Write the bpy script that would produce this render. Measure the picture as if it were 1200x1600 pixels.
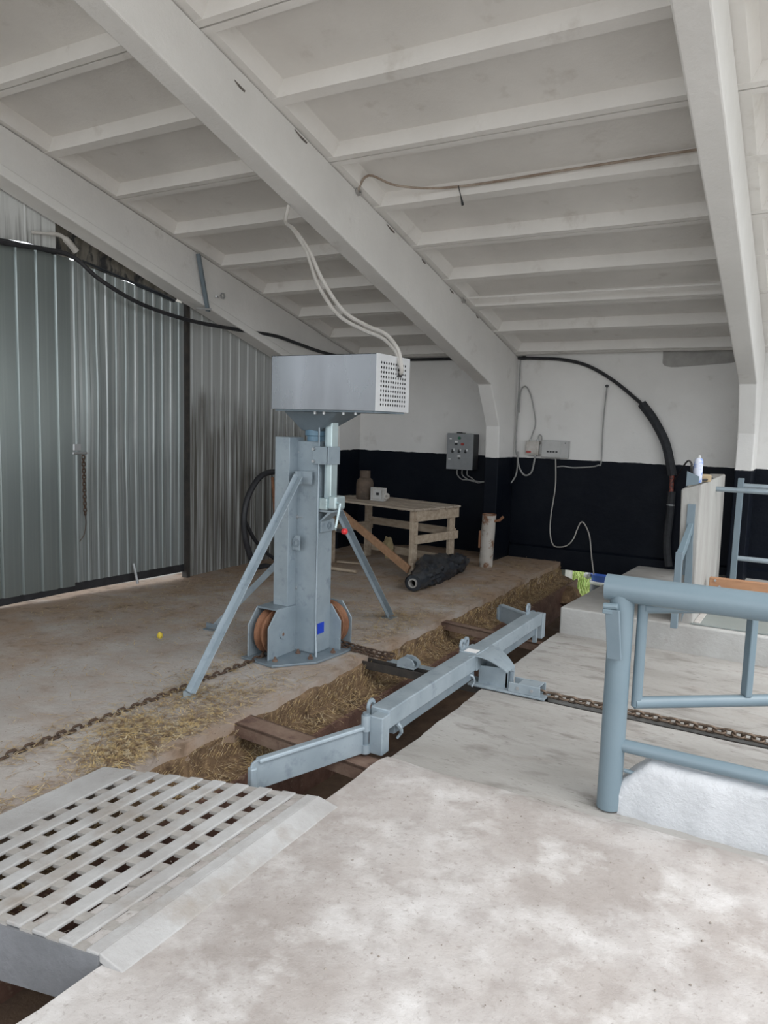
import bpy, bmesh, math, random
from mathutils import Vector, Matrix, noise
random.seed(7)
for o in list(bpy.data.objects): bpy.data.objects.remove(o)
scene = bpy.context.scene
COL = scene.collection
R = math.radians

# ------------------------------------------------------------------ camera
yaw, pitch, roll = R(29.614), R(6.618), R(-1.700)
cy, sy = math.cos(yaw), math.sin(yaw)
fwd = Vector((-sy*math.cos(pitch), cy*math.cos(pitch), -math.sin(pitch)))
rgt = Vector((cy, sy, 0)); dwn = fwd.cross(rgt)
r2 = rgt*math.cos(roll) + dwn*math.sin(roll)
d2 = rgt*(-math.sin(roll)) + dwn*math.cos(roll)
cam = bpy.data.cameras.new('camera'); camo = bpy.data.objects.new('camera', cam); COL.objects.link(camo)
M = Matrix((r2, -d2, -fwd)).transposed().to_4x4(); M.translation = (0, 0, 1.6)
camo.matrix_world = M
cam.sensor_width = 36; cam.lens = 1173.76/1600*36; cam.clip_start = .05; cam.clip_end = 300
scene.camera = camo

# ------------------------------------------------------------------ sky, sun, exposure
w = bpy.data.worlds.new('world'); scene.world = w; w.use_nodes = True
bgn = w.node_tree.nodes['Background']
bgn.inputs[0].default_value = (0.90, 0.95, 1.0, 1); bgn.inputs[1].default_value = 1.5
sun = bpy.data.lights.new('sun', 'SUN'); sun.energy = 2.2; sun.angle = R(50); sun.color = (1, .97, .93)
suno = bpy.data.objects.new('sun', sun); COL.objects.link(suno)
suno.rotation_euler = Vector((-.62, .30, -1.0)).to_track_quat('-Z', 'Y').to_euler()
vs = scene.view_settings
vs.view_transform = 'Standard'; vs.look = 'None'; vs.gamma = 1; vs.exposure = 0.62; vs.use_curve_mapping = False

# ------------------------------------------------------------------ materials
MATS = {}
def mat(name, c1, c2=None, scale=6, rough=.7, metal=0, bump=0, stretch=(1, 1, 1), lo=.35, hi=.65,
        c3=None, scale3=40, lo3=.55, hi3=.7, rough2=None, detail=6, bscale=None, world=False, spec=None):
    if name in MATS: return MATS[name]
    m = bpy.data.materials.new(name); m.use_nodes = True
    nt = m.node_tree; N = nt.nodes; L = nt.links
    b = N['Principled BSDF']
    b.inputs['Metallic'].default_value = metal; b.inputs['Roughness'].default_value = rough
    if spec is not None: b.inputs['Specular IOR Level'].default_value = spec
    c4 = lambda c: (c[0], c[1], c[2], 1)
    b.inputs['Base Color'].default_value = c4(c1)
    tc = N.new('ShaderNodeTexCoord'); mp = N.new('ShaderNodeMapping'); mp.inputs['Scale'].default_value = stretch
    if world:
        g = N.new('ShaderNodeNewGeometry'); L.new(g.outputs['Position'], mp.inputs[0])
    else: L.new(tc.outputs['Object'], mp.inputs[0])
    def nz(sc, det=detail, ro=.6):
        n = N.new('ShaderNodeTexNoise'); n.inputs['Scale'].default_value = sc; n.inputs['Detail'].default_value = det
        n.inputs['Roughness'].default_value = ro; L.new(mp.outputs[0], n.inputs['Vector']); return n
    def ramp(src, a, z):
        r = N.new('ShaderNodeMapRange'); r.inputs[1].default_value = a; r.inputs[2].default_value = z
        L.new(src, r.inputs[0]); return r.outputs[0]
    def mix(f, A, B):
        x = N.new('ShaderNodeMix'); x.data_type = 'RGBA'; L.new(f, x.inputs[0])
        for s, v in ((6, A), (7, B)):
            if isinstance(v, tuple): x.inputs[s].default_value = v
            else: L.new(v, x.inputs[s])
        return x.outputs[2]
    col = c4(c1)
    if c2:
        f = ramp(nz(scale).outputs[0], lo, hi); col = mix(f, c4(c1), c4(c2))
        if rough2 is not None:
            r = N.new('ShaderNodeMapRange'); r.inputs[3].default_value = rough; r.inputs[4].default_value = rough2
            L.new(f, r.inputs[0]); L.new(r.outputs[0], b.inputs['Roughness'])
    if c3:
        f = ramp(nz(scale3).outputs[0], lo3, hi3); col = mix(f, col, c4(c3))
    if not isinstance(col, tuple): L.new(col, b.inputs['Base Color'])
    if bump:
        bn = N.new('ShaderNodeBump'); bn.inputs['Strength'].default_value = bump; bn.inputs['Distance'].default_value = .02
        L.new(nz(bscale or scale*3, 8, .7).outputs[0], bn.inputs['Height']); L.new(bn.outputs[0], b.inputs['Normal'])
    m['x'] = 1
    MATS[name] = m
    m_nodes[name] = (N, L, b, nz, ramp, mix, mp, col)
    return m
m_nodes = {}
def recolor(name, fn):
    N, L, b, nz, ramp, mix, mp, col = m_nodes[name]
    out = fn(N, L, b, nz, ramp, mix, mp, col)
    if out is not None: L.new(out, b.inputs['Base Color'])
def mth(N, L, op, a, b=None, c=None, clamp=False):
    x = N.new('ShaderNodeMath'); x.operation = op; x.use_clamp = clamp
    for i, v in enumerate((a, b, c)):
        if v is None: continue
        if isinstance(v, (int, float)): x.inputs[i].default_value = v
        else: L.new(v, x.inputs[i])
    return x.outputs[0]
def posxyz(N, L):
    g = N.new('ShaderNodeNewGeometry'); s = N.new('ShaderNodeSeparateXYZ'); L.new(g.outputs['Position'], s.inputs[0]); return s.outputs

white = mat('white_limewash', (.78, .76, .73), (.71, .69, .66), 1.6, .85, bump=.25, bscale=14, c3=(.60, .57, .53), scale3=5, lo3=.60, hi3=.78, world=True)
wallm = mat('wall_paint', (.76, .75, .73), (.69, .68, .66), 1.2, .75, bump=.3, bscale=9, spec=.12, c3=(.56, .54, .51), scale3=3.2, lo3=.62, hi3=.80, world=True)
def dado(N, L, b, nz, ramp, mix, mp, col):
    x, y, z = posxyz(N, L)
    n = nz(7, 3).outputs[0]
    lim = mth(N, L, 'MULTIPLY_ADD', n, .03, 1.232)
    f = mth(N, L, 'LESS_THAN', z, lim)
    blk = mix(ramp(nz(2.2).outputs[0], .45, .8), (.0035, .0055, .0105, 1), (.0085, .011, .016, 1))
    blk = mix(ramp(nz(30).outputs[0], .70, .78), blk, (.03, .032, .036, 1))
    r = N.new('ShaderNodeMapRange'); r.inputs[3].default_value = .8; r.inputs[4].default_value = .5
    L.new(f, r.inputs[0]); L.new(r.outputs[0], b.inputs['Roughness'])
    return mix(f, col, blk)
recolor('wall_paint', dado)

conc = mat('concrete_front', (.30, .27, .252), (.41, .38, .362), 1.3, .9, bump=.35, bscale=24, c3=(.58, .57, .57), scale3=1.7, lo3=.44, hi3=.86, world=True, detail=9)
def conc_fn(N, L, b, nz, ramp, mix, mp, col):
    col = mix(ramp(nz(8, 10).outputs[0], .46, .86), col, (.275, .245, .228, 1))
    col = mix(ramp(nz(5, 10).outputs[0], .50, .82), col, (.62, .61, .605, 1))
    col = mix(ramp(nz(50, 5).outputs[0], .58, .80), col, (.23, .20, .18, 1))
    return mix(ramp(nz(130, 3).outputs[0], .66, .74), col, (.27, .24, .21, 1))
recolor('concrete_front', conc_fn)
alleym = mat('concrete_alley', (.28, .268, .25), (.385, .375, .36), 1.7, .85, bump=.4, bscale=30, c3=(.25, .225, .20), scale3=3.4, lo3=.56, hi3=.75, world=True, detail=9, stretch=(.5, 1.3, 1))
stepm = mat('concrete_step', (.42, .42, .41), (.33, .32, .305), 2.4, .85, bump=.35, bscale=26, c3=(.30, .28, .26), scale3=6, lo3=.6, hi3=.75, world=True)
def alley_fn(N, L, b, nz, ramp, mix, mp, col):
    col = mix(ramp(nz(9, 9).outputs[0], .52, .70), col, (.21, .195, .18, 1))
    return mix(ramp(nz(38, 5).outputs[0], .60, .74), col, (.17, .155, .145, 1))
recolor('concrete_alley', alley_fn)
floorm = mat('concrete_dirty', (.33, .30, .275), (.43, .40, .375), 1.4, .92, bump=.5, bscale=26, world=True, detail=9)
def floor_fn(N, L, b, nz, ramp, mix, mp, col):
    x, y, z = posxyz(N, L)
    # tracked-in dirt: thick by the sheet wall and at the back, thin in the middle
    a = mth(N, L, 'MULTIPLY_ADD', y, .22, -.92)
    c = mth(N, L, 'MULTIPLY_ADD', x, -.42, -1.52)
    s = mth(N, L, 'MAXIMUM', a, c)
    e = mth(N, L, 'MULTIPLY_ADD', x, 1.2, 3.72)          # the strip next to the trench
    s = mth(N, L, 'MAXIMUM', s, mth(N, L, 'MULTIPLY', e, .75))
    n = nz(2.6, 8).outputs[0]
    f = mth(N, L, 'ADD', s, mth(N, L, 'MULTIPLY_ADD', n, 2.6, -1.25), clamp=True)
    col = mix(f, col, (.31, .22, .155, 1))
    g = ramp(nz(9, 7).outputs[0], .52, .72)
    col = mix(mth(N, L, 'MULTIPLY', g, f), col, (.15, .10, .065, 1))
    return mix(ramp(nz(60, 3).outputs[0], .66, .72), col, (.13, .09, .06, 1))
recolor('concrete_dirty', floor_fn)
manure = mat('manure_straw', (.10, .062, .036), (.23, .15, .085), 9, .95, bump=.9, bscale=40, c3=(.36, .25, .14), scale3=38, lo3=.55, hi3=.72, world=True, stretch=(1, 1, .45))
bedm = mat('trench_bed', (.065, .042, .03), (.13, .085, .055), 5, .9, bump=.6, bscale=30, world=True)
strawm = mat('straw', (.50, .37, .18), (.21, .14, .08), 23, .75, world=True, detail=1, lo=.4, hi=.6, c3=(.50, .41, .27), scale3=31, lo3=.55, hi3=.62)
beamm = mat('dusty_rusty_steel', (.20, .14, .105), (.12, .07, .052), 7, .85, .05, bump=.3, bscale=40, c3=(.085, .05, .04), scale3=15, lo3=.55, hi3=.7)
darksteel = mat('dark_steel', (.035, .033, .032), (.06, .052, .045), 12, .6, .3)
galv = mat('galvanised_steel', (.26, .315, .355), (.33, .385, .425), 5, .45, .35, bump=.03, bscale=60, c3=(.185, .23, .27), scale3=14, lo3=.56, hi3=.78, rough2=.55)
galvd = mat('galvanised_dark', (.17, .215, .25), (.225, .27, .305), 6, .5, .4)
zinc = mat('bright_zinc', (.55, .66, .68), (.48, .58, .60), 5, .3, .6)
inox = mat('brushed_stainless', (.31, .318, .34), (.25, .256, .275), 2.5, .25, 1, stretch=(1, 1, .25), rough2=.36)
perfm = mat('perforated_aluminium', (.74, .75, .76), (.66, .67, .69), 5, .38, .75)
bluepaint = mat('grey_blue_paint', (.14, .195, .23), (.16, .215, .25), 3, .36, 0, bump=.05, bscale=30)
bluepaint_d = mat('grey_blue_paint_matt', (.14, .19, .225), (.165, .215, .25), 4, .5, 0, bump=.06, bscale=30)
rust = mat('rusty_steel', (.19, .085, .045), (.30, .15, .085), 12, .8, .2, bump=.3, bscale=60)
rustd = mat('dark_rusty_steel', (.10, .052, .04), (.17, .095, .07), 9, .8, .1, bump=.4, bscale=50, c3=(.30, .22, .15), scale3=20, lo3=.6, hi3=.75)
chainm = mat('chain_steel', (.115, .085, .065), (.19, .14, .105), 30, .6, .55)
chainr = mat('chain_rust', (.05, .034, .025), (.10, .062, .042), 30, .8, .3)
blackm = mat('black_rubber', (.012, .013, .016), (.03, .03, .034), 8, .5)
foam = mat('black_foam', (.018, .02, .024), (.032, .034, .038), 20, .85)
film = mat('black_film', (.012, .015, .02), (.03, .035, .043), 6, .33, bump=.2, bscale=14)
cablew = mat('white_cable', (.50, .48, .45), (.40, .38, .35), 10, .5)
cableg = mat('grey_conduit', (.34, .34, .33), (.26, .26, .25), 10, .5)
wood = mat('old_pallet_wood', (.47, .385, .295), (.33, .26, .19), 4, .85, bump=.3, bscale=30, stretch=(1, 6, 6))
woodt = mat('grey_worn_wood', (.44, .37, .30), (.32, .265, .21), 5, .85, bump=.3, bscale=30, stretch=(2, 5, 5))
woodr = mat('reddish_wood', (.42, .25, .145), (.33, .185, .105), 5, .75, bump=.2, bscale=25, stretch=(5, 2, 5))
woodo = mat('orange_plank', (.40, .21, .11), (.33, .17, .09), 5, .6, bump=.15, bscale=25, stretch=(1, 5, 5), c3=(.25, .12, .07), scale3=6, lo3=.6, hi3=.75)
pillarm = mat('cast_concrete', (.39, .39, .37), (.31, .30, .285), 4, .85, bump=.35, bscale=18, stretch=(1, 1, .35), c3=(.25, .23, .21), scale3=16, lo3=.68, hi3=.76)
slatm = mat('slat_concrete', (.31, .302, .295), (.42, .42, .42), 3, .85, bump=.35, bscale=40, c3=(.27, .24, .21), scale3=4, lo3=.5, hi3=.72, world=True)
bridgem = mat('dusty_slab_bridge', (.27, .253, .235), (.36, .345, .325), 8, .9, bump=.4, bscale=50, world=True)
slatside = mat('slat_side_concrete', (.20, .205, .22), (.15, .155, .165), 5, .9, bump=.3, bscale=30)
curbm = mat('white_painted_curb', (.56, .575, .60), (.48, .495, .515), 3, .7, bump=.7, bscale=12)
cabinet = mat('grey_cabinet', (.27, .28, .29), (.23, .24, .25), 8, .45, .3)
plasticw = mat('white_plastic', (.50, .50, .49), (.42, .42, .41), 6, .5)
plasticd = mat('dusty_plastic', (.55, .53, .50), (.40, .37, .33), 12, .7)
blackp = mat('black_plastic', (.012, .012, .014), rough=.4)
greenp = mat('green_button', (.01, .12, .06), rough=.35)
redp = mat('red_button', (.35, .04, .03), rough=.35)
redk = mat('red_knob', (.62, .03, .035), rough=.35)
blues = mat('blue_sticker', (.012, .045, .42), rough=.4)
whites = mat('white_sticker', (.75, .75, .75), rough=.4)
canm = mat('dirty_canister', (.12, .085, .06), (.06, .045, .035), 7, .8, bump=.3, bscale=30, c3=(.18, .14, .105), scale3=18, lo3=.6, hi3=.75)
stubm = mat('flaking_white_pipe', (.50, .47, .43), (.42, .39, .35), 4, .8, bump=.5, bscale=22, c3=(.20, .10, .055), scale3=9, lo3=.53, hi3=.62)
boltm = mat('steel_bolt', (.45, .46, .47), rough=.4, metal=.7)
blockm = mat('beige_block', (.50, .40, .26), (.42, .32, .2), 8, .8)
canb = mat('spray_can_label', (.62, .66, .76), (.15, .26, .60), 16, .35, lo=.5, hi=.6)
grassm = mat('grass', (.17, .27, .065), (.30, .36, .12), 3, .7, world=True)
yardm = mat('yard_ground', (.36, .34, .31), (.30, .28, .25), .6, .95, world=True)
soilm = mat('grassy_soil', (.24, .27, .11), (.30, .27, .16), 1.5, .95, world=True)
barrelm = mat('blue_drum', (.015, .06, .30), (.03, .09, .38), 4, .4)
drumd = mat('dark_tank', (.03, .035, .045), (.05, .055, .065), 5, .5)
matm = mat('grey_rubber_mat', (.20, .225, .215), (.245, .27, .26), 2, .55, bump=.15, bscale=60)
brickm = mat('pale_brick', (.46, .44, .42), (.38, .36, .34), 8, .9, bump=.2, bscale=40)
insul = mat('mouldy_board', (.075, .065, .05), (.17, .155, .13), 5, .8, bump=.6, bscale=14, stretch=(1, 1.5, .5), c3=(.02, .02, .022), scale3=7, lo3=.5, hi3=.62)
stainm = mat('bare_concrete_patch', (.40, .39, .37), (.30, .29, .275), 5, .9, bump=.5, bscale=18)
stainm2 = mat('dark_chip', (.10, .09, .08), (.2, .18, .16), 20, .9)
yellowm = mat('yellow_flower', (.6, .45, .05), rough=.7)
foammy = mat('builders_foam', (.42, .34, .20), (.33, .26, .14), 10, .9, bump=.5, bscale=30)
def sheet_mat(name, base, streaks, dirt, f0, f1, rough, metal):
    m = mat(name, base, rough=rough, metal=metal)
    def fn(N, L, b, nz, ramp, mix, mp, col):
        mp.inputs['Scale'].default_value = (1, 14, .22)
        a = ramp(nz(1.6, 8).outputs[0], .48, .62)
        c = mix(a, base + (1,), streaks + (1,))
        x, y, z = posxyz(N, L)
        n2 = N.new('ShaderNodeTexNoise'); n2.inputs['Scale'].default_value = 1.1; n2.inputs['Detail'].default_value = 5
        tc = N.new('ShaderNodeTexCoord'); L.new(tc.outputs['Object'], n2.inputs['Vector'])
        lim = mth(N, L, 'MULTIPLY_ADD', n2.outputs[0], 1.7, f0)
        st = mth(N, L, 'MULTIPLY_ADD', nz(2.3, 8).outputs[0], 1.6, lim)
        d = mth(N, L, 'MULTIPLY', mth(N, L, 'SUBTRACT', st, z), 2.2, clamp=True)
        k = ramp(nz(2.8, 7).outputs[0], .36, .58)
        d = mth(N, L, 'MULTIPLY', mth(N, L, 'MULTIPLY', d, k), f1)
        return mix(d, c, dirt + (1,))
    recolor(name, fn); return m
sheetA = sheet_mat('sheet_grey_green', (.29, .33, .325), (.32, .36, .355), (.26, .29, .285), -2, .2, .33, .75)
sheetB = sheet_mat('sheet_galvanised', (.33, .37, .37), (.49, .52, .52), (.20, .215, .21), .1, .7, .42, .5)
sheetC = sheet_mat('sheet_weathered', (.45, .465, .46), (.38, .39, .38), (.088, .079, .065), .25, .95, .6, .3)
sheetD = sheet_mat('sheet_white_streaked', (.62, .63, .62), (.55, .56, .55), (.09, .088, .08), 1.55, .85, .6, .2)

# ------------------------------------------------------------------ mesh builder
class MB:
    def __init__(s): s.v = []; s.f = []
    def add(s, vs, fs):
        n = len(s.v); s.v += [tuple(v) for v in vs]; s.f += [tuple(i+n for i in f) for f in fs]; return s
    def box(s, x0, x1, y0, y1, z0, z1):
        return s.add([(x0,y0,z0),(x1,y0,z0),(x1,y1,z0),(x0,y1,z0),(x0,y0,z1),(x1,y0,z1),(x1,y1,z1),(x0,y1,z1)],
                     [(0,3,2,1),(4,5,6,7),(0,1,5,4),(1,2,6,5),(2,3,7,6),(3,0,4,7)])
    def hexa(s, b, t):
        return s.add(list(b)+list(t), [(0,3,2,1),(4,5,6,7),(0,1,5,4),(1,2,6,5),(2,3,7,6),(3,0,4,7)])
    def bar(s, p0, p1, w, h, up=(0,0,1)):
        p0, p1 = Vector(p0), Vector(p1); d = (p1-p0).normalized(); up = Vector(up)
        x = d.cross(up).normalized(); u = x.cross(d)
        c = lambda p: [p-x*w/2-u*h/2, p+x*w/2-u*h/2, p+x*w/2+u*h/2, p-x*w/2+u*h/2]
        return s.add(c(p0)+c(p1), [(0,1,2,3),(7,6,5,4),(0,4,5,1),(1,5,6,2),(2,6,7,3),(3,7,4,0)])
    def prism(s, poly, axis, a, b):
        # poly in the two other axes (in order), extruded along axis from a to b
        def pt(p, t):
            return {'x': (t,p[0],p[1]), 'y': (p[0],t,p[1]), 'z': (p[0],p[1],t)}[axis]
        n = len(poly)
        vs = [pt(p,a) for p in poly]+[pt(p,b) for p in poly]
        return s.add(vs, [tuple(range(n))[::-1], tuple(range(n,2*n))]+[(i,(i+1)%n,n+(i+1)%n,n+i) for i in range(n)])
    def tube(s, path, r, seg=10, cap=True):
        P = [Vector(p) for p in path]; n = len(P); rs = r if isinstance(r, (list, tuple)) else [r]*n
        vs = []; fs = []; prev = None
        for i, p in enumerate(P):
            t = (P[min(i+1,n-1)]-P[max(i-1,0)]).normalized()
            if prev is None:
                a = Vector((0,0,1)) if abs(t.z) < .9 else Vector((1,0,0)); x = t.cross(a).normalized()
            else: x = (prev - t*prev.dot(t)).normalized()
            prev = x; y = t.cross(x)
            for k in range(seg):
                A = 2*math.pi*k/seg; vs.append(p+(x*math.cos(A)+y*math.sin(A))*rs[i])
        for i in range(n-1):
            for k in range(seg):
                k2 = (k+1)%seg; fs.append((i*seg+k, i*seg+k2, (i+1)*seg+k2, (i+1)*seg+k))
        if cap: fs += [tuple(range(seg))[::-1], tuple(range((n-1)*seg, n*seg))]
        return s.add(vs, fs)
    def cyl(s, p0, p1, r, seg=16): return s.tube([p0, p1], r, seg)
    def lathe(s, prof, c, seg=20):
        c = Vector(c); vs = []; fs = []; n = len(prof)
        for r, z in prof:
            for k in range(seg):
                A = 2*math.pi*k/seg; vs.append(c+Vector((r*math.cos(A), r*math.sin(A), z)))
        for i in range(n-1):
            for k in range(seg):
                k2 = (k+1)%seg; fs.append((i*seg+k, i*seg+k2, (i+1)*seg+k2, (i+1)*seg+k))
        fs += [tuple(range(seg))[::-1], tuple(range((n-1)*seg, n*seg))]
        return s.add(vs, fs)
    def ring(s, c, axis, ro, ri, h, seg=18, sx=1, sz=1):
        # flat annulus of thickness h around axis ('x' or 'y' or 'z')
        c = Vector(c); vs = []; fs = []
        def pt(r, A, t):
            a, b = r*math.cos(A)*sx, r*math.sin(A)*sz
            return c+Vector({'x': (t,a,b), 'y': (a,t,b), 'z': (a,b,t)}[axis])
        for k in range(seg):
            A = 2*math.pi*k/seg
            vs += [pt(ro,A,-h/2), pt(ro,A,h/2), pt(ri,A,h/2), pt(ri,A,-h/2)]
        for k in range(seg):
            a = 4*k; b = 4*((k+1)%seg)
            for j in range(4): fs.append((a+j, a+(j+1)%4, b+(j+1)%4, b+j))
        return s.add(vs, fs)
    def build(s, name, m, parent=None, bevel=0, smooth=False, origin=None, label=None, cat=None, group=None, kind=None):
        if parent is not None: o0 = ORG[parent.name]
        elif origin is not None: o0 = Vector(origin)
        else:
            xs = [v[0] for v in s.v]; ys = [v[1] for v in s.v]; zs = [v[2] for v in s.v]
            o0 = Vector(((min(xs)+max(xs))/2, (min(ys)+max(ys))/2, min(zs)))
        me = bpy.data.meshes.new(name)
        me.from_pydata([(v[0]-o0.x, v[1]-o0.y, v[2]-o0.z) for v in s.v], [], s.f); me.update()
        bm = bmesh.new(); bm.from_mesh(me); bmesh.ops.recalc_face_normals(bm, faces=bm.faces); bm.to_mesh(me); bm.free()
        if smooth:
            me.polygons.foreach_set('use_smooth', [True]*len(me.polygons)); me.set_sharp_from_angle(angle=R(38))
        me.materials.append(m)
        o = bpy.data.objects.new(name, me); COL.objects.link(o)
        if parent is not None: o.parent = parent; ORG[o.name] = o0
        else: o.location = o0; ORG[o.name] = o0
        if bevel:
            b = o.modifiers.new('bevel', 'BEVEL'); b.width = bevel; b.segments = 2; b.limit_method = 'ANGLE'; b.angle_limit = R(40)
        return tag(o, label, cat, group, kind)
ORG = {}
def tag(o, label=None, cat=None, group=None, kind=None):
    if label: o['label'] = label
    if cat: o['category'] = cat
    if group: o['group'] = group
    if kind: o['kind'] = kind
    return o
def thing(name, loc, label, cat, group=None, kind=None):
    o = bpy.data.objects.new(name, None); COL.objects.link(o); o.location = loc; o.empty_display_size = .1
    ORG[o.name] = Vector(loc); return tag(o, label, cat, group, kind)
def link_copy(src, parent, loc, rot=(0,0,0)):
    c = src.copy(); COL.objects.link(c); c.parent = parent
    c.location = Vector(loc)-ORG[parent.name]; c.rotation_euler = rot; return c
def spline(pts, n=6):
    P = [Vector(p) for p in pts]; P = [P[0]*2-P[1]]+P+[P[-1]*2-P[-2]]; out = []
    for i in range(1, len(P)-2):
        for k in range(n):
            t = k/n; a, b, c, d = P[i-1], P[i], P[i+1], P[i+2]
            out.append(.5*((2*b)+(c-a)*t+(2*a-5*b+4*c-d)*t*t+(3*b-a-3*c+d)*t**3))
    out.append(P[-2]); return out
def nz3(x, y, z, s): return noise.noise(Vector((x*s, y*s, z*s)))

# ------------------------------------------------------------------ structure
TL, TR = -2.585, -1.695            # trench edges
def zfloor(x, y):
    t = min(1, max(0, (-4.3-x)/1.5)); t = t*t*(3-2*t)
    return -.10*t*min(1, max(0, (y-3.5)/2.2)) + .006*nz3(x, y, 0, 1.7) + .004*nz3(x, y, 3, 6)
def grid_slab(name, xs, ys, zf, m, depth, label, jit=None):
    mb = MB(); nx, ny = len(xs), len(ys)
    vs = []
    for j, y in enumerate(ys):
        for i, x in enumerate(xs):
            X, Y = x, y
            if jit: X, Y = jit(i, j, x, y, nx, ny)
            vs.append((X, Y, zf(X, Y)))
    fs = [(j*nx+i, j*nx+i+1, (j+1)*nx+i+1, (j+1)*nx+i) for j in range(ny-1) for i in range(nx-1)]
    loop = [i for i in range(nx)]+[j*nx+nx-1 for j in range(1, ny)]+[(ny-1)*nx+i for i in range(nx-2, -1, -1)]+[j*nx for j in range(ny-2, 0, -1)]
    n = len(vs)
    for k in loop: vs.append((vs[k][0], vs[k][1], -depth))
    for k in range(len(loop)):
        k2 = (k+1) % len(loop); fs.append((loop[k2], loop[k], n+k, n+k2))
    fs.append(tuple(n+k for k in range(len(loop))))
    mb.add(vs, fs)
    return mb.build(name, m, kind='structure', label=label, smooth=True)
def lin(a, b, n): return [a+(b-a)*i/(n-1) for i in range(n)]
def jl(i, j, x, y, nx, ny):
    if i == nx-1: x += .012*nz3(x, y, 1, 3.1)+.008*nz3(x, y, 5, 14)
    return x, y
grid_slab('floor', lin(-6.0, TL, 40), lin(-3, 9.0, 150), zfloor, floorm, .75, 'dusty brown concrete floor left of the trench, strewn with straw', jl)
def jr(i, j, x, y, nx, ny):
    if i == 0: x += .010*nz3(x, y, 1, 3.1)+.008*nz3(x, y, 5, 12)
    if j == ny-1: y += .022*nz3(x, y, 2, 3.1)+.012*nz3(x, y, 8, 12)
    return x, y
grid_slab('floor', lin(TR, 5, 110), lin(-4, 3.09, 90), lambda x, y: .006*nz3(x, y, 0, 1.3)+.003*nz3(x, y, 4, 7)-(.02 if y > 3.05 else 0), conc, .75,
          'pale whitish concrete slab in the foreground', jr)
def ja(i, j, x, y, nx, ny):
    if i == 0: x += .012*nz3(x, y, 1, 2.6)+.010*nz3(x, y, 5, 11)
    return x, y
SL = (4.30, 4.40)                   # chain slot in the alley
for a, b in ((3.085, SL[0]), (SL[1], 5.87)):
    grid_slab('floor', lin(TR, 6, 90), lin(a, b, 26), lambda x, y: -.03+.005*nz3(x, y, 9, 2)+.002*nz3(x, y, 4, 9), alleym, .75,
              'grey concrete alley floor between the chain slot and the '+('white curb' if a < 4 else 'raised rear slab'), ja)
MB().box(TR, 6, SL[0], SL[1], -.75, -.077).build('floor', blackm, kind='structure', label='dark bottom of the chain slot across the alley')
zrear = lambda y: .185-.040*(y-5.87)
mb = MB(); xs = (-1.675, 6)
mb.prism([(5.87, -.75), (5.87, .185), (9.0, zrear(9)), (9.0, -.75)], 'x', *xs)
mb.build('floor', stepm, kind='structure', bevel=.012, label='raised pale concrete slab at the back right, behind the alley')
# trench
grid = []
mb = MB(); ys = lin(-3, 9.0, 220); prof = [(TL-.03, -.012), (TL+.01, -.06), (TL+.012, -.12), (TL+.02, -.17), (TL+.07, -.2), (TL+.13, -.21), (TL+.20, -.225)]
prof2 = []
for a, b in zip(prof[:-1], prof[1:]):
    for k in range(3): prof2.append((a[0]+(b[0]-a[0])*k/3, a[1]+(b[1]-a[1])*k/3))
prof2.append(prof[-1]); n = len(prof2); vs = []
for y in ys:
    for i, (x, z) in enumerate(prof2):
        d = .028*nz3(x, y, z, 5)+.016*nz3(x, y, z, 17)
        e = min(1, i/4); vs.append((x+d*e*.8, y, z+d*e*.6))
mb.add(vs, [(j*n+i, j*n+i+1, (j+1)*n+i+1, (j+1)*n+i) for j in range(len(ys)-1) for i in range(n-1)])
mb.build('trench_wall', manure, kind='structure', smooth=True, label='trench side caked with manure and straw')
MB().box(TL+.19, TL+.21, -3, 9, -.62, -.195).build('trench_lining', rustd, kind='structure', label='rust-brown steel lining along the trench')
vs = []; xs = lin(TL+.1, TR, 10); ys2 = lin(-3, 9.3, 120)
for y in ys2:
    for x in xs: vs.append((x, y, -.52+.03*nz3(x, y, 0, 4)))
MB().add(vs, [(j*10+i, j*10+i+1, (j+1)*10+i+1, (j+1)*10+i) for j in range(119) for i in range(9)]).build('trench_bed', bedm, kind='structure', smooth=True, label='dark brown bottom of the trench')

# back wall with the trench opening
mb = MB(); mb.box(-6.3, 7, 9.0, 9.25, -.095, 2.75); mb.box(-6.3, TL-.02, 9.0, 9.25, -1, -.095); mb.box(-1.68, 7, 9.0, 9.25, -1, -.095)
mb.build('wall_back', wallm, kind='structure', label='back wall, limewashed above and painted black below')
mb = MB()
for a, b in ((-3.26, -.70), (-.54, 7)):
    mb.prism([(9.0, .17), (8.955, .15), (8.95, -.09), (9.0, -.09)], 'x', a, b)
mb.build('trim_1', wallm, kind='structure', label='black painted plinth along the foot of the back wall')
# irregular bare patch near the top of the wall
pts = []
for k in range(24):
    A = 2*math.pi*k/24; c, s_ = math.cos(A), math.sin(A)
    c = math.copysign(abs(c)**.4, c); s_ = math.copysign(abs(s_)**.4, s_)
    pts.append((-1.17+.40*c+.015*nz3(k*3.3, 0, 0, 1), 2.45+.10*s_*(1-.25*c)+.012*nz3(k*2.1, 5, 0, 1)))
MB().prism(pts, 'y', 8.985, 9.01).build('plaster_patch', stainm, label='rough bare grey plaster patch at the top of the wall', cat='plaster patch')

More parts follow.
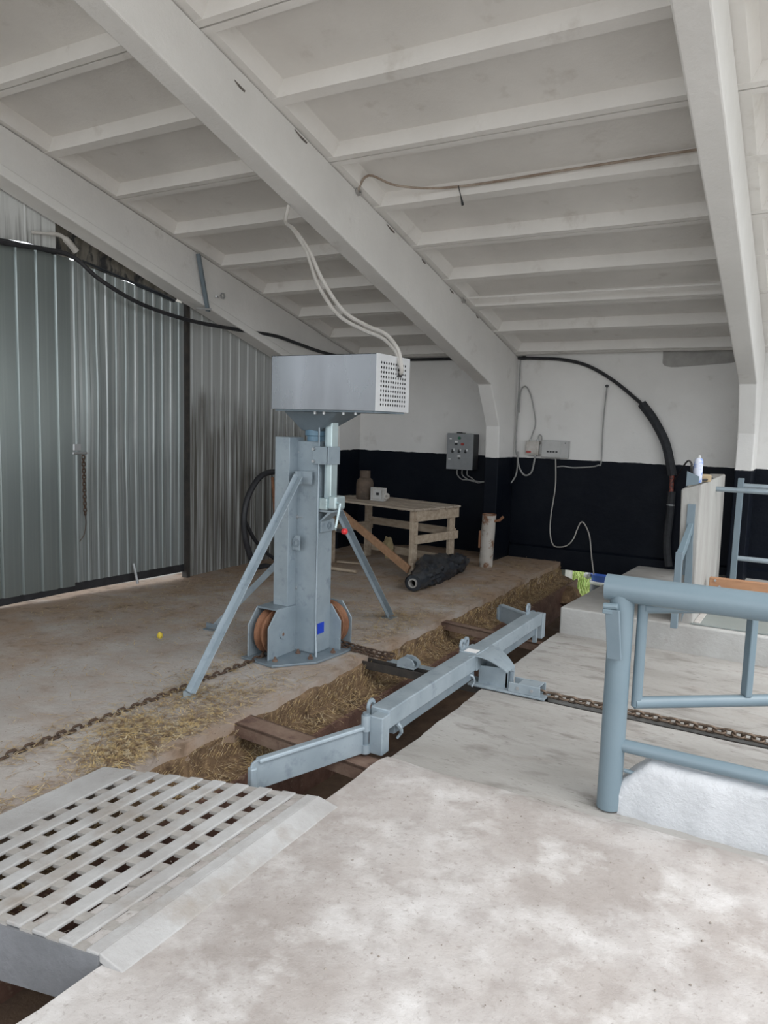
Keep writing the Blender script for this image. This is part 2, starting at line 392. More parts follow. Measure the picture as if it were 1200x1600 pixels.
# roof
SLP = .245
zr = lambda y: 3.84-SLP*(y-3.43)
zb = lambda y: 3.665-.292*(y-2.78)
ang = math.atan(SLP); ca, sa = math.cos(ang), math.sin(ang)
ceil = thing('ceiling', (-2, 5, zr(5)), 'sloping whitewashed ceiling of ribbed concrete roof panels', 'ceiling', kind='structure')
def rp(x, y, nrm): return (x, y+nrm*sa, zr(y)+nrm*ca)
def panel(x0, x1, ya, yb, mid=True):
    H = .105; g = .006; h = [(ya+g, 0), (ya+g+.045, 0), (ya+g+.065, H)]
    if mid:
        m_ = (ya+yb)/2; h += [(m_-.062, H), (m_-.04, 0), (m_+.04, 0), (m_+.062, H)]
    h += [(yb-g-.065, H), (yb-g-.045, 0), (yb-g, 0), (yb-g, .21), (ya+g, .21)]
    n = len(h); vs = []; nx = 14
    for i in range(nx):
        x = x0+.004+(x1-x0-.008)*i/(nx-1)
        for k, (y, q) in enumerate(h):
            d = .006*nz3(x, y, q+x0, 1.3)+.003*nz3(x, y, 7+x0, 5)
            vs.append(rp(x, y, q+d))
    fs = [tuple(range(n)), tuple((nx-1)*n+k for k in range(n))[::-1]]
    for i in range(nx-1):
        for k in range(n): fs.append((i*n+k, i*n+(k+1) % n, (i+1)*n+(k+1) % n, (i+1)*n+k))
    mb = MB().add(vs, fs)
    for xa, xb, t in ((x0+.004, x0+.15, 1), (x1-.15, x1-.004, -1)):       # end ribs over the beams
        xi = xb if t > 0 else xa; xo = xa if t > 0 else xb
        b = [rp(xo, ya+.05, .004), rp(xi, ya+.05, .004), rp(xi, yb-.05, .004), rp(xo, yb-.05, .004)]
        xi2 = xi+t*.05
        tt = [rp(xo, ya+.05, H+.01), rp(xi2, ya+.05, H+.01), rp(xi2, yb-.05, H+.01), rp(xo, yb-.05, H+.01)]
        mb.hexa(b, tt)
    mb.build('roof_panel', white, ceil)
for x0, x1 in ((-7.0, -5.64), (-5.64, -3.36), (-3.36, -.62), (-.62, .95)):
    for k in range(-3, 6): panel(x0, x1, .75+1.35*k, 2.10+1.35*k)
    panel(x0, x1, 8.85, 9.6, False)
def frame(x0, x1, label, chord=0):
    mb = MB(); pr = [(-3.35, zr(-3.35)-.002), (9.0, zr(9.0)-.002), (9.0, -.4), (8.48, -.4), (8.48, 1.25), (8.46, 1.62), (8.15, zb(8.15)), (-3.35, zb(-3.35))]
    mb.prism(pr, 'x', x0, x1)
    if chord:
        mb.prism([(-3.35, zb(-3.35)+.085), (8.15, zb(8.15)+.085), (8.15, zb(8.15)-.003), (-3.35, zb(-3.35)-.003)], 'x', x0-.004, x1+chord)
    return mb.build('roof_frame', wallm, kind='structure', bevel=.012, label=label)
frame(-5.74, -5.535, 'whitewashed concrete roof beam above the metal sheet wall', .012)
frame(-3.445, -3.27, 'whitewashed concrete roof beam and column in the middle of the photo')
frame(-.70, -.535, 'whitewashed concrete roof beam and column at the right edge')

MIDF = [o for o in bpy.data.objects if o.name.startswith('roof_frame') and 'middle' in o.get('label', '')][0]
for yy, dz, l_ in ((3.79, -.10, .05), (4.43, -.03, .075), (5.72, -.03, .07), (6.35, -.02, .04), (6.98, -.03, .045), (7.65, -.02, .035)):
    mb = MB(); z = zr(yy)+dz; mb.prism([(yy-l_, z+.245*l_+.006), (yy+l_, z-.245*l_+.004), (yy+l_*.9, z-.245*l_-.008), (yy, z-.012), (yy-l_*.8, z+.245*l_-.004)], 'x', -3.275, -3.266)
    mb.build('joint_chip', stainm2, MIDF)

# yard outside
mb = MB()
for a in ((-60, -5.95, -60, 60, -.14), (-5.95, 60, -60, -2.9, -.06), (5.0, 60, -2.9, 9.2, -.06)):
    mb.add([(a[0], a[2], a[4]), (a[1], a[2], a[4]), (a[1], a[3], a[4]), (a[0], a[3], a[4])], [(0, 1, 2, 3)])
mb.build('ground', yardm, kind='structure', label='open yard around the shed')
vs = []; gx = lin(-5.95, 60, 40); gy = lin(9.24, 60, 40)
MB().add([(-5.95, 9.24, -1.0), (60, 9.24, -1.0), (60, 60, -.6), (-5.95, 60, -.6)], [(0, 1, 2, 3)]).build('ground', soilm, kind='structure', label='grassy ground behind the shed')

# ------------------------------------------------------------------ left wall of metal sheets
def corrugated(name, m, y0, y1, zlo, ztop, X, pitch, depth, top_w, flip, label, group=None, bow=0, phase=0, dent=None, kind='structure'):
    """trapezoid-profile sheet standing in the YZ plane; ztop(y) gives the upper edge"""
    prof = []; y = y0
    k = 0; yy = y0+phase
    pts = [(y0, 0)]
    while yy < y1:
        a, b = yy, yy+top_w
        for q, d in ((a, 0), (a+.012, depth), (b-.012, depth), (b, 0)):
            if y0 < q < y1: pts.append((q, d))
        yy += pitch
    pts.append((y1, 0)); vs = []; nzs = 26
    for q, d in pts:
        zt = ztop(q); zl = zlo(q)
        for i in range(nzs):
            z = zl+(zt-zl)*i/(nzs-1)
            x = X+d*flip+bow*math.sin(math.pi*(z-zl)/(zt-zl))+.004*nz3(q, z, X, 1.5)
            if dent: x += dent(q, z)
            vs.append((x, q, z))
    n = len(pts); mb = MB()
    mb.add(vs, [(j*nzs+i, (j+1)*nzs+i, (j+1)*nzs+i+1, j*nzs+i+1) for j in range(n-1) for i in range(nzs-1)])
    o = mb.build(name, m, label=label, kind=kind)
    s = o.modifiers.new('solid', 'SOLIDIFY'); s.thickness = .0015
    return o
corrugated('wall_left', sheetA, .3, 4.455, lambda y: .06+.02*(4.4-y), lambda y: 2.955, -5.745, .185, .018, .05, -1, 'smooth grey-green ribbed metal sheet at the left edge', phase=.09)
o_ = corrugated('door_1', sheetB, 4.475, 5.875, lambda y: .075-.02*(y-4.5), lambda y: 2.96-.13*(y-4.475), -5.80, .115, .008, .05, 1, 'streaky galvanised ribbed metal door sheet with a hanging chain', phase=.05,
    dent=lambda y, z: .022*math.exp(-((y-4.75)/.16)**2-((z-1.75)/.55)**2)-.015*math.exp(-((y-5.1)/.2)**2-((z-1.4)/.4)**2))
corrugated('wall_left', sheetC, 5.925, 8.75, lambda y: -.12, lambda y: min(2.9, zb(y)+.12), -5.80, .150, .010, .04, 1, 'weathered brown-stained ribbed metal sheet behind the drive unit', phase=.06)
corrugated('wall_left', sheetD, -3.35, 4.345, lambda y: 2.985+.02*math.sin(y*5), lambda y: zb(y)+.1, -5.775, .4, .006, .03, 1, 'white streaked flat metal sheet above the grey-green one', phase=.2)
corrugated('wall_left', sheetA, -3.35, -.75, lambda y: -.05, lambda y: 2.955, -5.745, .185, .018, .05, -1, 'grey-green ribbed metal sheet beside the side door behind the camera', phase=.09)
MB().box(-5.83, -5.76, 5.875, 5.925, -.12, 2.86).build('door_post', darksteel, kind='structure', label='dark steel post between the metal sheets')
MB().bar((-5.79, 1.6, 3.0), (-5.79, 4.36, 2.965), .012, .05).build('trim_2', blackm, kind='structure', label='black seam above the grey-green metal sheet')
MB().box(-5.80, -5.77, 1.6, 4.45, .005, .13).build('trim_3', blackm, kind='structure', bevel=.004, label='black board under the grey-green metal sheet')
MB().add([(-5.83, 4.45, -.005), (-5.80, 4.45, -.005), (-5.80, 5.87, -.035), (-5.83, 5.87, -.035), (-5.83, 4.45, .13), (-5.80, 4.45, .13), (-5.80, 5.87, .07), (-5.83, 5.87, .07)],
    [(0, 3, 2, 1), (4, 5, 6, 7), (0, 1, 5, 4), (1, 2, 6, 5), (2, 3, 7, 6), (3, 0, 4, 7)]).build('trim_4', blackm, kind='structure', label='black board under the galvanised door sheet')
mb = MB(); mb.box(-5.90, -5.86, 4.36, 4.62, 2.99, 3.4)
mb.build('wooden_board', insul, label='mouldy brown board in the gap under the left roof beam', cat='board')
mb = MB(); n = 14; vs = []
for j in range(n):
    for i in range(8):
        y = 4.60+1.25*j/(n-1); t = i/7; z0 = 2.97-.11*(y-4.475); z1 = zb(y)+.12
        z = z0+(z1-z0)*t; vs.append((-5.87+.035*nz3(y, z, 2, 7)+.02*nz3(y, z, 2, 15), y, z))
mb.add(vs, [(j*8+i, (j+1)*8+i, (j+1)*8+i+1, j*8+i+1) for j in range(n-1) for i in range(7)])
o = mb.build('insulation_sheet', insul, smooth=True, label='crumpled dark insulation sheet stuffed above the galvanised door sheet', cat='insulation')
s = o.modifiers.new('solid', 'SOLIDIFY'); s.thickness = .01
# folded black film along the top of the door sheet
MB().tube(spline([(-5.78, 4.62, 2.965), (-5.77, 4.9, 2.92), (-5.775, 5.2, 2.875), (-5.77, 5.5, 2.83), (-5.775, 5.72, 2.79)]), [.012]*13+[.02]*12, 7).build('film_strip', film, smooth=True, label='strip of black film along the top of the galvanised sheet', cat='film')
# door hardware
d = thing('door_latch', (-5.77, 4.56, 1.20), 'small steel door latch with a rusty hanging chain on the galvanised sheet', 'latch')
mb = MB(); mb.cyl((-5.765, 4.47, 1.265), (-5.765, 4.62, 1.265), .012, 10); mb.box(-5.79, -5.765, 4.49, 4.56, 1.29, 1.345); mb.build('bolt', boltm, d, smooth=True)
def link_mesh(name, m, L=.05, W=.034, r=.0065):
    path = []
    for k in range(12):
        A = 2*math.pi*k/12; path.append((math.cos(A)*W/2+0, math.sin(A)*W/2+math.copysign((L-W)/2, math.sin(A)) if abs(math.sin(A)) > 1e-6 else 0, 0))
    path = [(W/2*math.cos(2*math.pi*k/14), W/2*math.sin(2*math.pi*k/14)+((L-W)/2 if k <= 7 else -(L-W)/2), 0) for k in range(14)]
    vs = []; fs = []; P = [Vector(p) for p in path]; n = len(P); seg = 6
    for i, p in enumerate(P):
        t = (P[(i+1) % n]-P[i-1]).normalized(); x = t.cross(Vector((0, 0, 1))); y = Vector((0, 0, 1))
        for k in range(seg):
            A = 2*math.pi*k/seg; vs.append(p+(x*math.cos(A)+y*math.sin(A))*r)
    for i in range(n):
        for k in range(seg): fs.append((i*seg+k, i*seg+(k+1) % seg, ((i+1) % n)*seg+(k+1) % seg, ((i+1) % n)*seg+k))
    me = bpy.data.meshes.new(name); me.from_pydata([tuple(v) for v in vs], [], fs); me.update()
    me.polygons.foreach_set('use_smooth', [True]*len(me.polygons)); me.materials.append(m); return me
def chain(parent, pts, me, pitch, name='link', wob=0):
    """links along a polyline, every second one turned upright"""
    P = [Vector(p) for p in pts]; seg = [(a, b, (b-a).length) for a, b in zip(P[:-1], P[1:])]; tot = sum(s[2] for s in seg)
    n = int(tot/pitch); rnd = random.Random(len(pts)*7+n)
    for k in range(n):
        t = (k+.5)*pitch
        for a, b, l in seg:
            if t <= l: break
            t -= l
        p = a.lerp(b, min(1, t/l)); d = (b-a).normalized()
        o = bpy.data.objects.new(name, me); COL.objects.link(o); o.parent = parent
        o.location = p-ORG[parent.name]+Vector((rnd.uniform(-wob, wob), rnd.uniform(-wob, wob), 0))
        q = d.to_track_quat('Y', 'Z').to_matrix() @ Matrix.Rotation(R((18 if k % 2 else 108)+rnd.uniform(-9, 9)), 3, 'Y')
        o.rotation_euler = q.to_euler()
lk_s = link_mesh('small_link', chainr, .040, .026, .0055)
chain(d, [(-5.755, 4.575, 1.24), (-5.755, 4.585, .70)], lk_s, .030)
mb = MB(); mb.tube(spline([(-5.755, 4.585, .70), (-5.755, 4.59, .62), (-5.755, 4.57, .52), (-5.755, 4.52, .46)]), .004, 6); mb.build('hook', chainr, d, smooth=True)
MB().tube([(-5.775, 5.16, .16), (-5.74, 5.18, -.04)], .014, 8).build('ground_bolt', boltm, smooth=True, label='short steel drop bolt at the foot of the galvanised sheet', cat='bolt')
# cables and bracket along the left beam
MB().tube(spline([(-5.70, 1.6, 2.93), (-5.70, 2.6, 2.93), (-5.69, 3.7, 2.935), (-5.68, 4.10, 2.96), (-5.66, 4.42, 2.955), (-5.62, 4.68, 2.80), (-5.60, 5.12, 2.66), (-5.58, 5.70, 2.59), (-5.56, 6.37, 2.58), (-5.53, 7.03, 2.585), (-5.50, 7.4, 2.545), (-5.50, 7.93, 2.49), (-5.5, 8.5, 2.47), (-5.45, 8.93, 2.47), (-5.2, 8.97, 2.47), (-4.2, 8.97, 2.47), (-3.45, 8.97, 2.47)]), .020, 8
    ).build('black_cable', blackm, smooth=True, label='thick black cable sagging along the left wall and beam', cat='cable')
MB().tube(spline([(-5.75, 4.10, 3.09), (-5.71, 4.20, 3.10), (-5.69, 4.32, 3.11), (-5.67, 4.39, 3.07), (-5.655, 4.46, 3.0)]), [.013]*8+[.018]*8+[.028]*9, 10).build('white_elbow_pipe', cablew, smooth=True, label='bent whitish pipe end the black cable enters, under the left beam', cat='pipe')
b = thing('beam_bracket', (-5.51, 5.82, 2.72), 'steel strap bracket clamped on the left roof beam', 'bracket')
MB().prism([(5.755, 3.235), (5.815, 3.235), (5.955, 2.70), (5.895, 2.70)], 'x', -5.515, -5.505).build('strap', galvd, b)
MB().prism([(5.755, 3.235), (5.768, 3.235), (5.908, 2.70), (5.895, 2.70)], 'x', -5.506, -5.47).build('flange', galvd, b)
MB().cyl((-5.56, 5.80, 2.715), (-5.44, 5.90, 2.715), .010, 8).build('bolt', boltm, b)
mb = MB(); mb.cyl((-5.535, 6.10, 2.87), (-5.47, 6.0, 2.86), .008, 8); mb.ring((-5.47, 6.10, 2.88), 'x', .035, .02, .012, 6); mb.build('eye_bolt', boltm, b)

# ------------------------------------------------------------------ trench crossings
def channel_beam(name, p0, p1, m, label, w_=.07, h_=.085):
    x0, x1 = p0[0], p1[0]; y = p0[1]
    mb = MB(); sl = (p1[1]-p0[1])
    for a in ((-w_, w_, -.010, 0), (-w_, -w_+.012, -h_, 0), (w_-.012, w_, -h_, 0)):
        mb.hexa([(x0, y+a[0], p0[2]+a[2]), (x1, y+a[0]+sl, p1[2]+a[2]), (x1, y+a[1]+sl, p1[2]+a[2]), (x0, y+a[1], p0[2]+a[2])],
                [(x0, y+a[0], p0[2]+a[3]), (x1, y+a[0]+sl, p1[2]+a[3]), (x1, y+a[1]+sl, p1[2]+a[3]), (x0, y+a[1], p0[2]+a[3])])
    return mb.build(name, m, label=label, cat='steel beam')
channel_beam('cross_beam', (-2.66, 3.06, -.012), (-1.70, 3.05, -.055), beamm, 'rusty flat steel crossbeam over the trench beside the near scraper wing', .07, .07)
channel_beam('cross_beam', (-2.66, 5.63, -.02), (-1.70, 5.60, -.06), beamm, 'rusty steel crossbeam over the far part of the trench', .045, .06)
g = thing('guide_rail', (-1.5, 4.40, -.06), 'dark steel chain guide rail crossing the trench and the alley', 'rail')
MB().box(-2.62, -1.30, 4.315, 4.325, -.075, -.022).build('web', darksteel, g)
MB().box(-2.62, -1.30, 4.39, 4.40, -.075, -.022).build('web', darksteel, g)
MB().box(-2.62, 5.5, 4.326, 4.389, -.075, -.060).build('channel_bottom', darksteel, g)
MB().box(-2.45, -1.72, 4.40, 4.47, -.045, -.020).build('flat_bar', galv, g, bevel=.004)
c = thing('slide_block', (-2.27, 4.37, -.015), 'small galvanised slide block with rounded lugs on the rail, left of the scraper bar', 'slide block')
MB().box(-2.325, -2.195, 4.325, 4.41, -.018, -.004).build('plate', galv, c, bevel=.003)
for yy in (4.333, 4.402):
    MB().prism([(-2.325, -.004), (-2.195, -.004), (-2.195, .020), (-2.215, .048), (-2.25, .058), (-2.29, .055), (-2.325, .025)], 'y', yy-.006, yy+.006).build('lug', galv, c, bevel=.002)
MB().ring((-2.205, 4.367, .02), 'y', .036, .018, .014, 14).build('eye', galv, c)

# ------------------------------------------------------------------ slatted grate slab
G = thing('slatted_slab', (-2.13, 1.85, .0), 'pale slatted concrete cover slab over the trench in the lower left', 'slatted slab')
def shear(x, y):          # the far end of the slab is cut askew
    t = (y-1.35)/.95; k = .17+.13*t
    return y+k*(x+2.1)
XC = [-2.482+.1017*i for i in range(8)]        # hole columns
YR = [1.375+.1035*j for j in range(10)]        # hole rows
Y0, Y1 = 1.31, 2.375
ZT = .032
def strip(x0, x1, z_top0, z_top1, name, y0=Y0, y1=Y1, th=.014, m=slatm, bev=.004):
    n = 8; mb = MB(); vs = []; fs = []
    for j in range(n):
        y = y0+(y1-y0)*j/(n-1)
        for x, z in ((x0, z_top0), (x1, z_top1), (x1, z_top1-th), (x0, z_top0-th)): vs.append((x, shear(x, y), z))
    for j in range(n-1):
        for k in range(4): fs.append((j*4+k, j*4+(k+1) % 4, (j+1)*4+(k+1) % 4, (j+1)*4+k))
    fs += [(0, 1, 2, 3), tuple((n-1)*4+k for k in (3, 2, 1, 0))]
    return mb.add(vs, fs).build(name, m, G, bevel=bev)
hw = .0225
edges = [-2.665]+[v for x in XC for v in (x-hw, x+hw)]+[-1.70]
for i in range(0, len(edges), 2):
    a, b = edges[i], edges[i+1]
    zt = lambda x: ZT+.012*math.cos((x+2.15)/.55*math.pi/2)
    strip(a, b, zt(a), zt(b), 'slat')
strip(-1.70, -1.615, ZT+.006, .002, 'edge_lip', th=.03)
for xc in XC:             # bridges between the holes
    z = ZT+.012*math.cos((xc+2.15)/.55*math.pi/2)-.007
    ys = [Y0+.0]+[v for y in YR for v in (y-.031, y+.031)]+[Y1]
    proto = None
    for k in range(0, len(ys), 2):
        y0, y1 = ys[k], ys[k+1]
        if y1-y0 < .004: continue
        if k in (0, len(ys)-2) or proto is None:
            o = MB().hexa([(xc-hw-.002, shear(xc-hw, y0), z-.014), (xc+hw+.002, shear(xc+hw, y0), z-.014), (xc+hw+.002, shear(xc+hw, y1), z-.014), (xc-hw-.002, shear(xc-hw, y1), z-.014)],
                      [(xc-hw-.002, shear(xc-hw, y0), z), (xc+hw+.002, shear(xc+hw, y0), z), (xc+hw+.002, shear(xc+hw, y1), z), (xc-hw-.002, shear(xc-hw, y1), z)]).build('bridge', bridgem, G)
            if 0 < k < len(ys)-2: proto = o; py = (y0+y1)/2
        else:
            c = proto.copy(); COL.objects.link(c); c.parent = G; c.location.y += shear(xc, (y0+y1)/2)-shear(xc, py)
MB().hexa([(-2.66, shear(-2.66, Y0)-.005, -.20), (-1.70, shear(-1.70, Y0)-.005, -.14), (-1.70, shear(-1.70, Y0)+.03, -.14), (-2.66, shear(-2.66, Y0)+.03, -.2)],
          [(-2.66, shear(-2.66, Y0)-.006, .02), (-1.70, shear(-1.70, Y0)-.006, .028), (-1.70, shear(-1.70, Y0)+.03, .028), (-2.66, shear(-2.66, Y0)+.03, .02)]).build('end_face', slatside, G)
for xc, js in ((XC[7], range(0, 10)), (XC[6], (1, 2, 3)), (XC[5], (0,))):      # holes clogged with dirt
    for j in js:
        y = YR[j]; yy = shear(xc, y); d = .006 if (xc == XC[7]) else .012
        z = ZT-d+.012*math.cos((xc+2.15)/.55*math.pi/2)+.003
        o = MB().hexa([(xc-hw, yy-.034, z-.014), (xc+hw, yy-.034, z-.014), (xc+hw, yy+.034, z-.014), (xc-hw, yy+.034, z-.014)],
                  [(xc-hw, yy-.034, z-.008), (xc+hw, yy-.034, z-.001), (xc+hw, yy+.034, z), (xc-hw, yy+.034, z-.010)]).build('dirt_plug', conc, G)

# ------------------------------------------------------------------ drive unit
D = thing('scraper_drive', (-2.98, 4.2, 0), 'tall galvanised chain drive unit with a stainless motor hood on three braces', 'drive unit')
MB().prism([(-3.25, 3.82), (-2.96, 3.785), (-2.77, 4.02), (-2.74, 4.30), (-2.74, 4.50), (-3.25, 4.50)], 'z', .0, .016).build('base_plate', galvd, D, bevel=.003)
for x, y in ((-3.0, 3.87), (-2.84, 4.05), (-2.79, 4.25), (-2.98, 4.10)):
    bo = MB().lathe([(.018, .016), (.018, .028), (.009, .030), (.009, .045)], (x, y, 0), 8).build('anchor_bolt', beamm, D)
colm = MB(); colm.box(-3.05, -2.875, 4.15, 4.335, .016, 1.475); colm.build('column', galv, D, bevel=.006)
fin = MB(); a = Vector((-2.875, 4.15, 0)); dd = Vector((.707, -.707, 0)); nn = Vector((.707, .707, 0))*.004
def fin_pts(z, w_): return [a-dd*.01-nn+Vector((0, 0, z)), a+dd*w_-nn+Vector((0, 0, z)), a+dd*w_+nn+Vector((0, 0, z)), a-dd*.01+nn+Vector((0, 0, z))]
fin.hexa(fin_pts(.016, .062), fin_pts(.22, .016)); fin.hexa(fin_pts(.22, .016), fin_pts(1.57, .016)); fin.build('fin', galv, D)
# left sheave (plane YZ) and right sheave (plane XZ)
plate = [(3.85, .016), (4.16, .016), (4.16, .335), (3.945, .345), (3.85, .235)]
for i, x in enumerate((-3.045, -3.215)):
    p_ = MB(); p_.prism(plate, 'x', x-.005, x+.005); o = p_.build('sheave_plate', galv, D, bevel=.002)
    if i == 0:
        MB().ring((x+.008, 4.0, .165), 'x', .032, .013, .012, 18).build('hub', galv, o); MB().cyl((x+.004, 4.0, .165), (x+.012, 4.0, .165), .016, 12).build('axle', rustd, o)
MB().box(-3.215, -3.045, 3.945, 4.16, .335, .347).build('sheave_cover', galvd, D)
MB().box(-3.215, -3.05, 4.16, 4.17, .016, .345).build('sheave_back', galv, D)
def wheel(c, axis, r, w_):
    prof = [(-w_/2, r), (-w_/2+.012, r), (-.008, r-.03), (.008, r-.03), (w_/2-.012, r), (w_/2, r), (w_/2, r-.05), (w_/2-.015, r-.055), (w_/2-.015, .03), (-w_/2+.015, .03), (-w_/2+.015, r-.055), (-w_/2, r-.05)]
    seg = 36; vs = []; fs = []; n = len(prof)
    for k in range(seg):
        A = 2*math.pi*k/seg
        for t, q in prof:
            a_, b_ = q*math.cos(A), q*math.sin(A)
            vs.append(Vector(c)+Vector((t, a_, b_) if axis == 'x' else (a_, t, b_)))
    for k in range(seg):
        for i in range(n): fs.append((k*n+i, k*n+(i+1) % n, ((k+1) % seg)*n+(i+1) % n, ((k+1) % seg)*n+i))
    return MB().add(vs, fs).build('sheave', rust, D, smooth=True)
wheel((-3.13, 4.005, .175), 'x', .152, .075)
wheel((-2.945, 4.405, .175), 'y', .160, .075)
plate = [(-2.88, .016), (-2.785, .016), (-2.785, .225), (-2.865, .335), (-2.88, .335)]
for yy in (4.335, 4.475):
    p_ = [(-3.06 if yy > 4.4 else -2.88, .016)]+plate[1:4]+[(-3.06 if yy > 4.4 else -2.88, .335)]
    o = MB().prism(p_, 'y', yy-.005, yy+.005).build('sheave_plate', galv, D, bevel=.002)
    if yy < 4.4: MB().cyl((-2.80, yy-.006, .09), (-2.80, yy-.011, .09), .014, 12).build('hub', galv, o)
# chain cover
cv = MB(); cv.prism([(-3.165, 4.055), (-3.045, 4.055), (-3.045, 4.215), (-3.165, 4.215)], 'z', .345, 1.50)
cvo = cv.build('chain_cover', galv, D, bevel=.003)
for yy, z in ((4.185, 1.40), (4.175, .955), (4.18, .46)):
    mb = MB(); mb.cyl((-3.045, yy-.02, z), (-2.995, yy-.02, z), .007, 8); mb.cyl((-3.044, yy-.02, z), (-3.034, yy-.02, z), .016, 8); mb.build('cover_bolt', boltm, cvo, smooth=True)
# lugs on the column
mb = MB(); mb.prism([(-3.045, .735), (-2.985, .735), (-2.985, .835), (-3.02, .835), (-3.045, .80)], 'y', 4.10, 4.112); o = mb.build('lug', galv, D, bevel=.002)
MB().ring((-3.012, 4.097, .785), 'y', .030, .015, .006, 14).build('lug_eye', galvd, o)
mb = MB(); mb.prism([(4.175, .86), (4.335, .86), (4.345, .88), (4.345, .93), (4.335, .945), (4.175, .945)], 'x', -2.874, -2.862); o = mb.build('lug', galv, D, bevel=.002)
MB().ring((-2.860, 4.28, .90), 'x', .026, .012, .006, 14).build('lug_eye', galvd, o)
mb = MB(); mb.prism([(-2.985, 1.19), (-2.905, 1.19), (-2.905, 1.275), (-2.985, 1.275)], 'y', 4.118, 4.128); mb.box(-3.0, -2.985, 4.06, 4.15, 1.19, 1.275); mb.build('brace_bracket', galv, D)
MB().prism([(4.174, .225), (4.252, .225), (4.252, .150), (4.174, .150)], 'x', -2.8735, -2.871).build('blue_sticker', blues, D, label='blue square sticker')
# braces
def angle_brace(p0, p1, w_, up, name='brace'):
    p0, p1 = Vector(p0), Vector(p1); d_ = (p1-p0).normalized(); u = Vector(up); x = d_.cross(u).normalized(); u = x.cross(d_)
    mb = MB()
    mb.bar(p0+u*w_/2, p1+u*w_/2, .005, w_, u); mb.bar(p0+x*w_/2, p1+x*w_/2, w_, .005, u)
    return mb.build(name, galv, D)
br = angle_brace((-2.99, 4.08, 1.235), (-3.01, 3.10, .03), .042, (1, 0, .3))
f_ = MB(); f_.box(-3.045, -2.985, 3.06, 3.13, .0, .010); f_.box(-3.03, -3.022, 3.06, 3.13, .01, .05); f_.build('foot', galv, br)
br = angle_brace((-2.885, 4.35, 1.06), (-2.97, 5.36, .03), .042, (1, 0, .3))
f_ = MB(); f_.box(-3.02, -2.92, 5.32, 5.42, .0, .010); f_.box(-2.98, -2.972, 5.32, 5.42, .01, .05); f_.build('foot', galvd, br)
br = angle_brace((-3.06, 4.25, .83), (-3.90, 4.24, .03), .042, (0, 1, .3))
f_ = MB(); f_.box(-3.95, -3.85, 4.20, 4.28, .0, .010); f_.box(-3.95, -3.85, 4.236, 4.244, .01, .05); f_.build('foot', galvd, br)
# jack beside the column
MB().box(-2.85, -2.795, 4.185, 4.265, 1.09, 1.672).build('jack_tube', zinc, D, bevel=.005)
cl = MB(); cl.box(-2.915, -2.79, 4.135, 4.150, 1.325, 1.445); cl.box(-2.80, -2.785, 4.135, 4.275, 1.325, 1.445); o = cl.build('jack_clamp', galv, D, bevel=.003)
for z in (1.345, 1.425): MB().cyl((-2.90, 4.137, z), (-2.90, 4.118, z), .010, 8).build('clamp_bolt', boltm, o, smooth=True)
gb = MB(); gb.box(-2.875, -2.80, 4.15, 4.29, 1.02, 1.10); gbo = gb.build('gearbox', zinc, D, bevel=.008)
for k in range(3): MB().box(-2.877, -2.798, 4.147, 4.292, 1.035+.02*k, 1.041+.02*k).build('fin', zinc, gbo)
MB().box(-2.80, -2.735, 4.16, 4.28, 1.025, 1.115).build('gear_cap', zinc, gbo, bevel=.012)
br_ = MB(); br_.box(-2.885, -2.77, 4.16, 4.29, 1.005, 1.018); br_.prism([(-2.885, .93), (-2.87, .93), (-2.775, 1.005), (-2.80, 1.005)], 'y', 4.17, 4.28); br_.build('jack_bracket', galv, D)
ck = MB(); ck.tube(spline([(-2.74, 4.18, 1.07), (-2.712, 4.17, 1.072), (-2.706, 4.165, 1.05), (-2.715, 4.14, .93), (-2.712, 4.13, .905), (-2.69, 4.125, .90), (-2.66, 4.12, .898)], 5), .0085, 8)
cko = ck.build('crank', zinc, D, smooth=True)
mb = MB(); mb.tube([(-2.695, 4.126, .90), (-2.645, 4.117, .898)], .012, 10); mb.build('grip', blackp, cko, smooth=True)
mb = MB(); mb.tube([(-2.648, 4.118, .898), (-2.640, 4.116, .898), (-2.622, 4.112, .898), (-2.612, 4.11, .898)], [.012, .020, .020, .010], 12); mb.build('red_end', redk, cko, smooth=True, label='red plastic grip end')
# motor mount, funnel, hood
nk = MB(); nk.lathe([(.062, 1.47), (.062, 1.51), (.075, 1.515), (.075, 1.555), (.06, 1.56)], (-2.96, 4.24, 0), 20); nk.build('motor_neck', mat('blue_motor', (.10, .19, .27), (.14, .24, .32), 6, .45), D, smooth=True)
mb = MB(); mb.hexa([(-3.03, 4.17, 1.545), (-2.89, 4.17, 1.545), (-2.89, 4.31, 1.545), (-3.03, 4.31, 1.545)], [(-3.12, 4.08, 1.672), (-2.68, 4.08, 1.672), (-2.68, 4.38, 1.672), (-3.12, 4.38, 1.672)]); mb.build('motor_mount', galvd, D, bevel=.01)
HX0, HX1, HY0, HY1, HZ0, HZ1 = -3.16, -2.355, 4.0, 4.43, 1.69, 2.03
hood = MB().box(HX0+.02, HX1-.02, HY0+.02, HY1-.02, 1.672, 1.690).build('hood_floor', galvd, D)
MB().box(HX0, HX1-.004, HY0, HY0+.003, HZ0-.006, HZ1).build('hood_front', inox, D)
MB().box(HX0, HX1-.004, HY1-.003, HY1, HZ0-.006, HZ1).build('hood_back', inox, D)
MB().box(HX0, HX1-.004, HY0, HY1, HZ1-.003, HZ1).build('hood_top', inox, D)
MB().box(HX0, HX0+.003, HY0, HY1, HZ0-.006, HZ1).build('hood_side', inox, D)
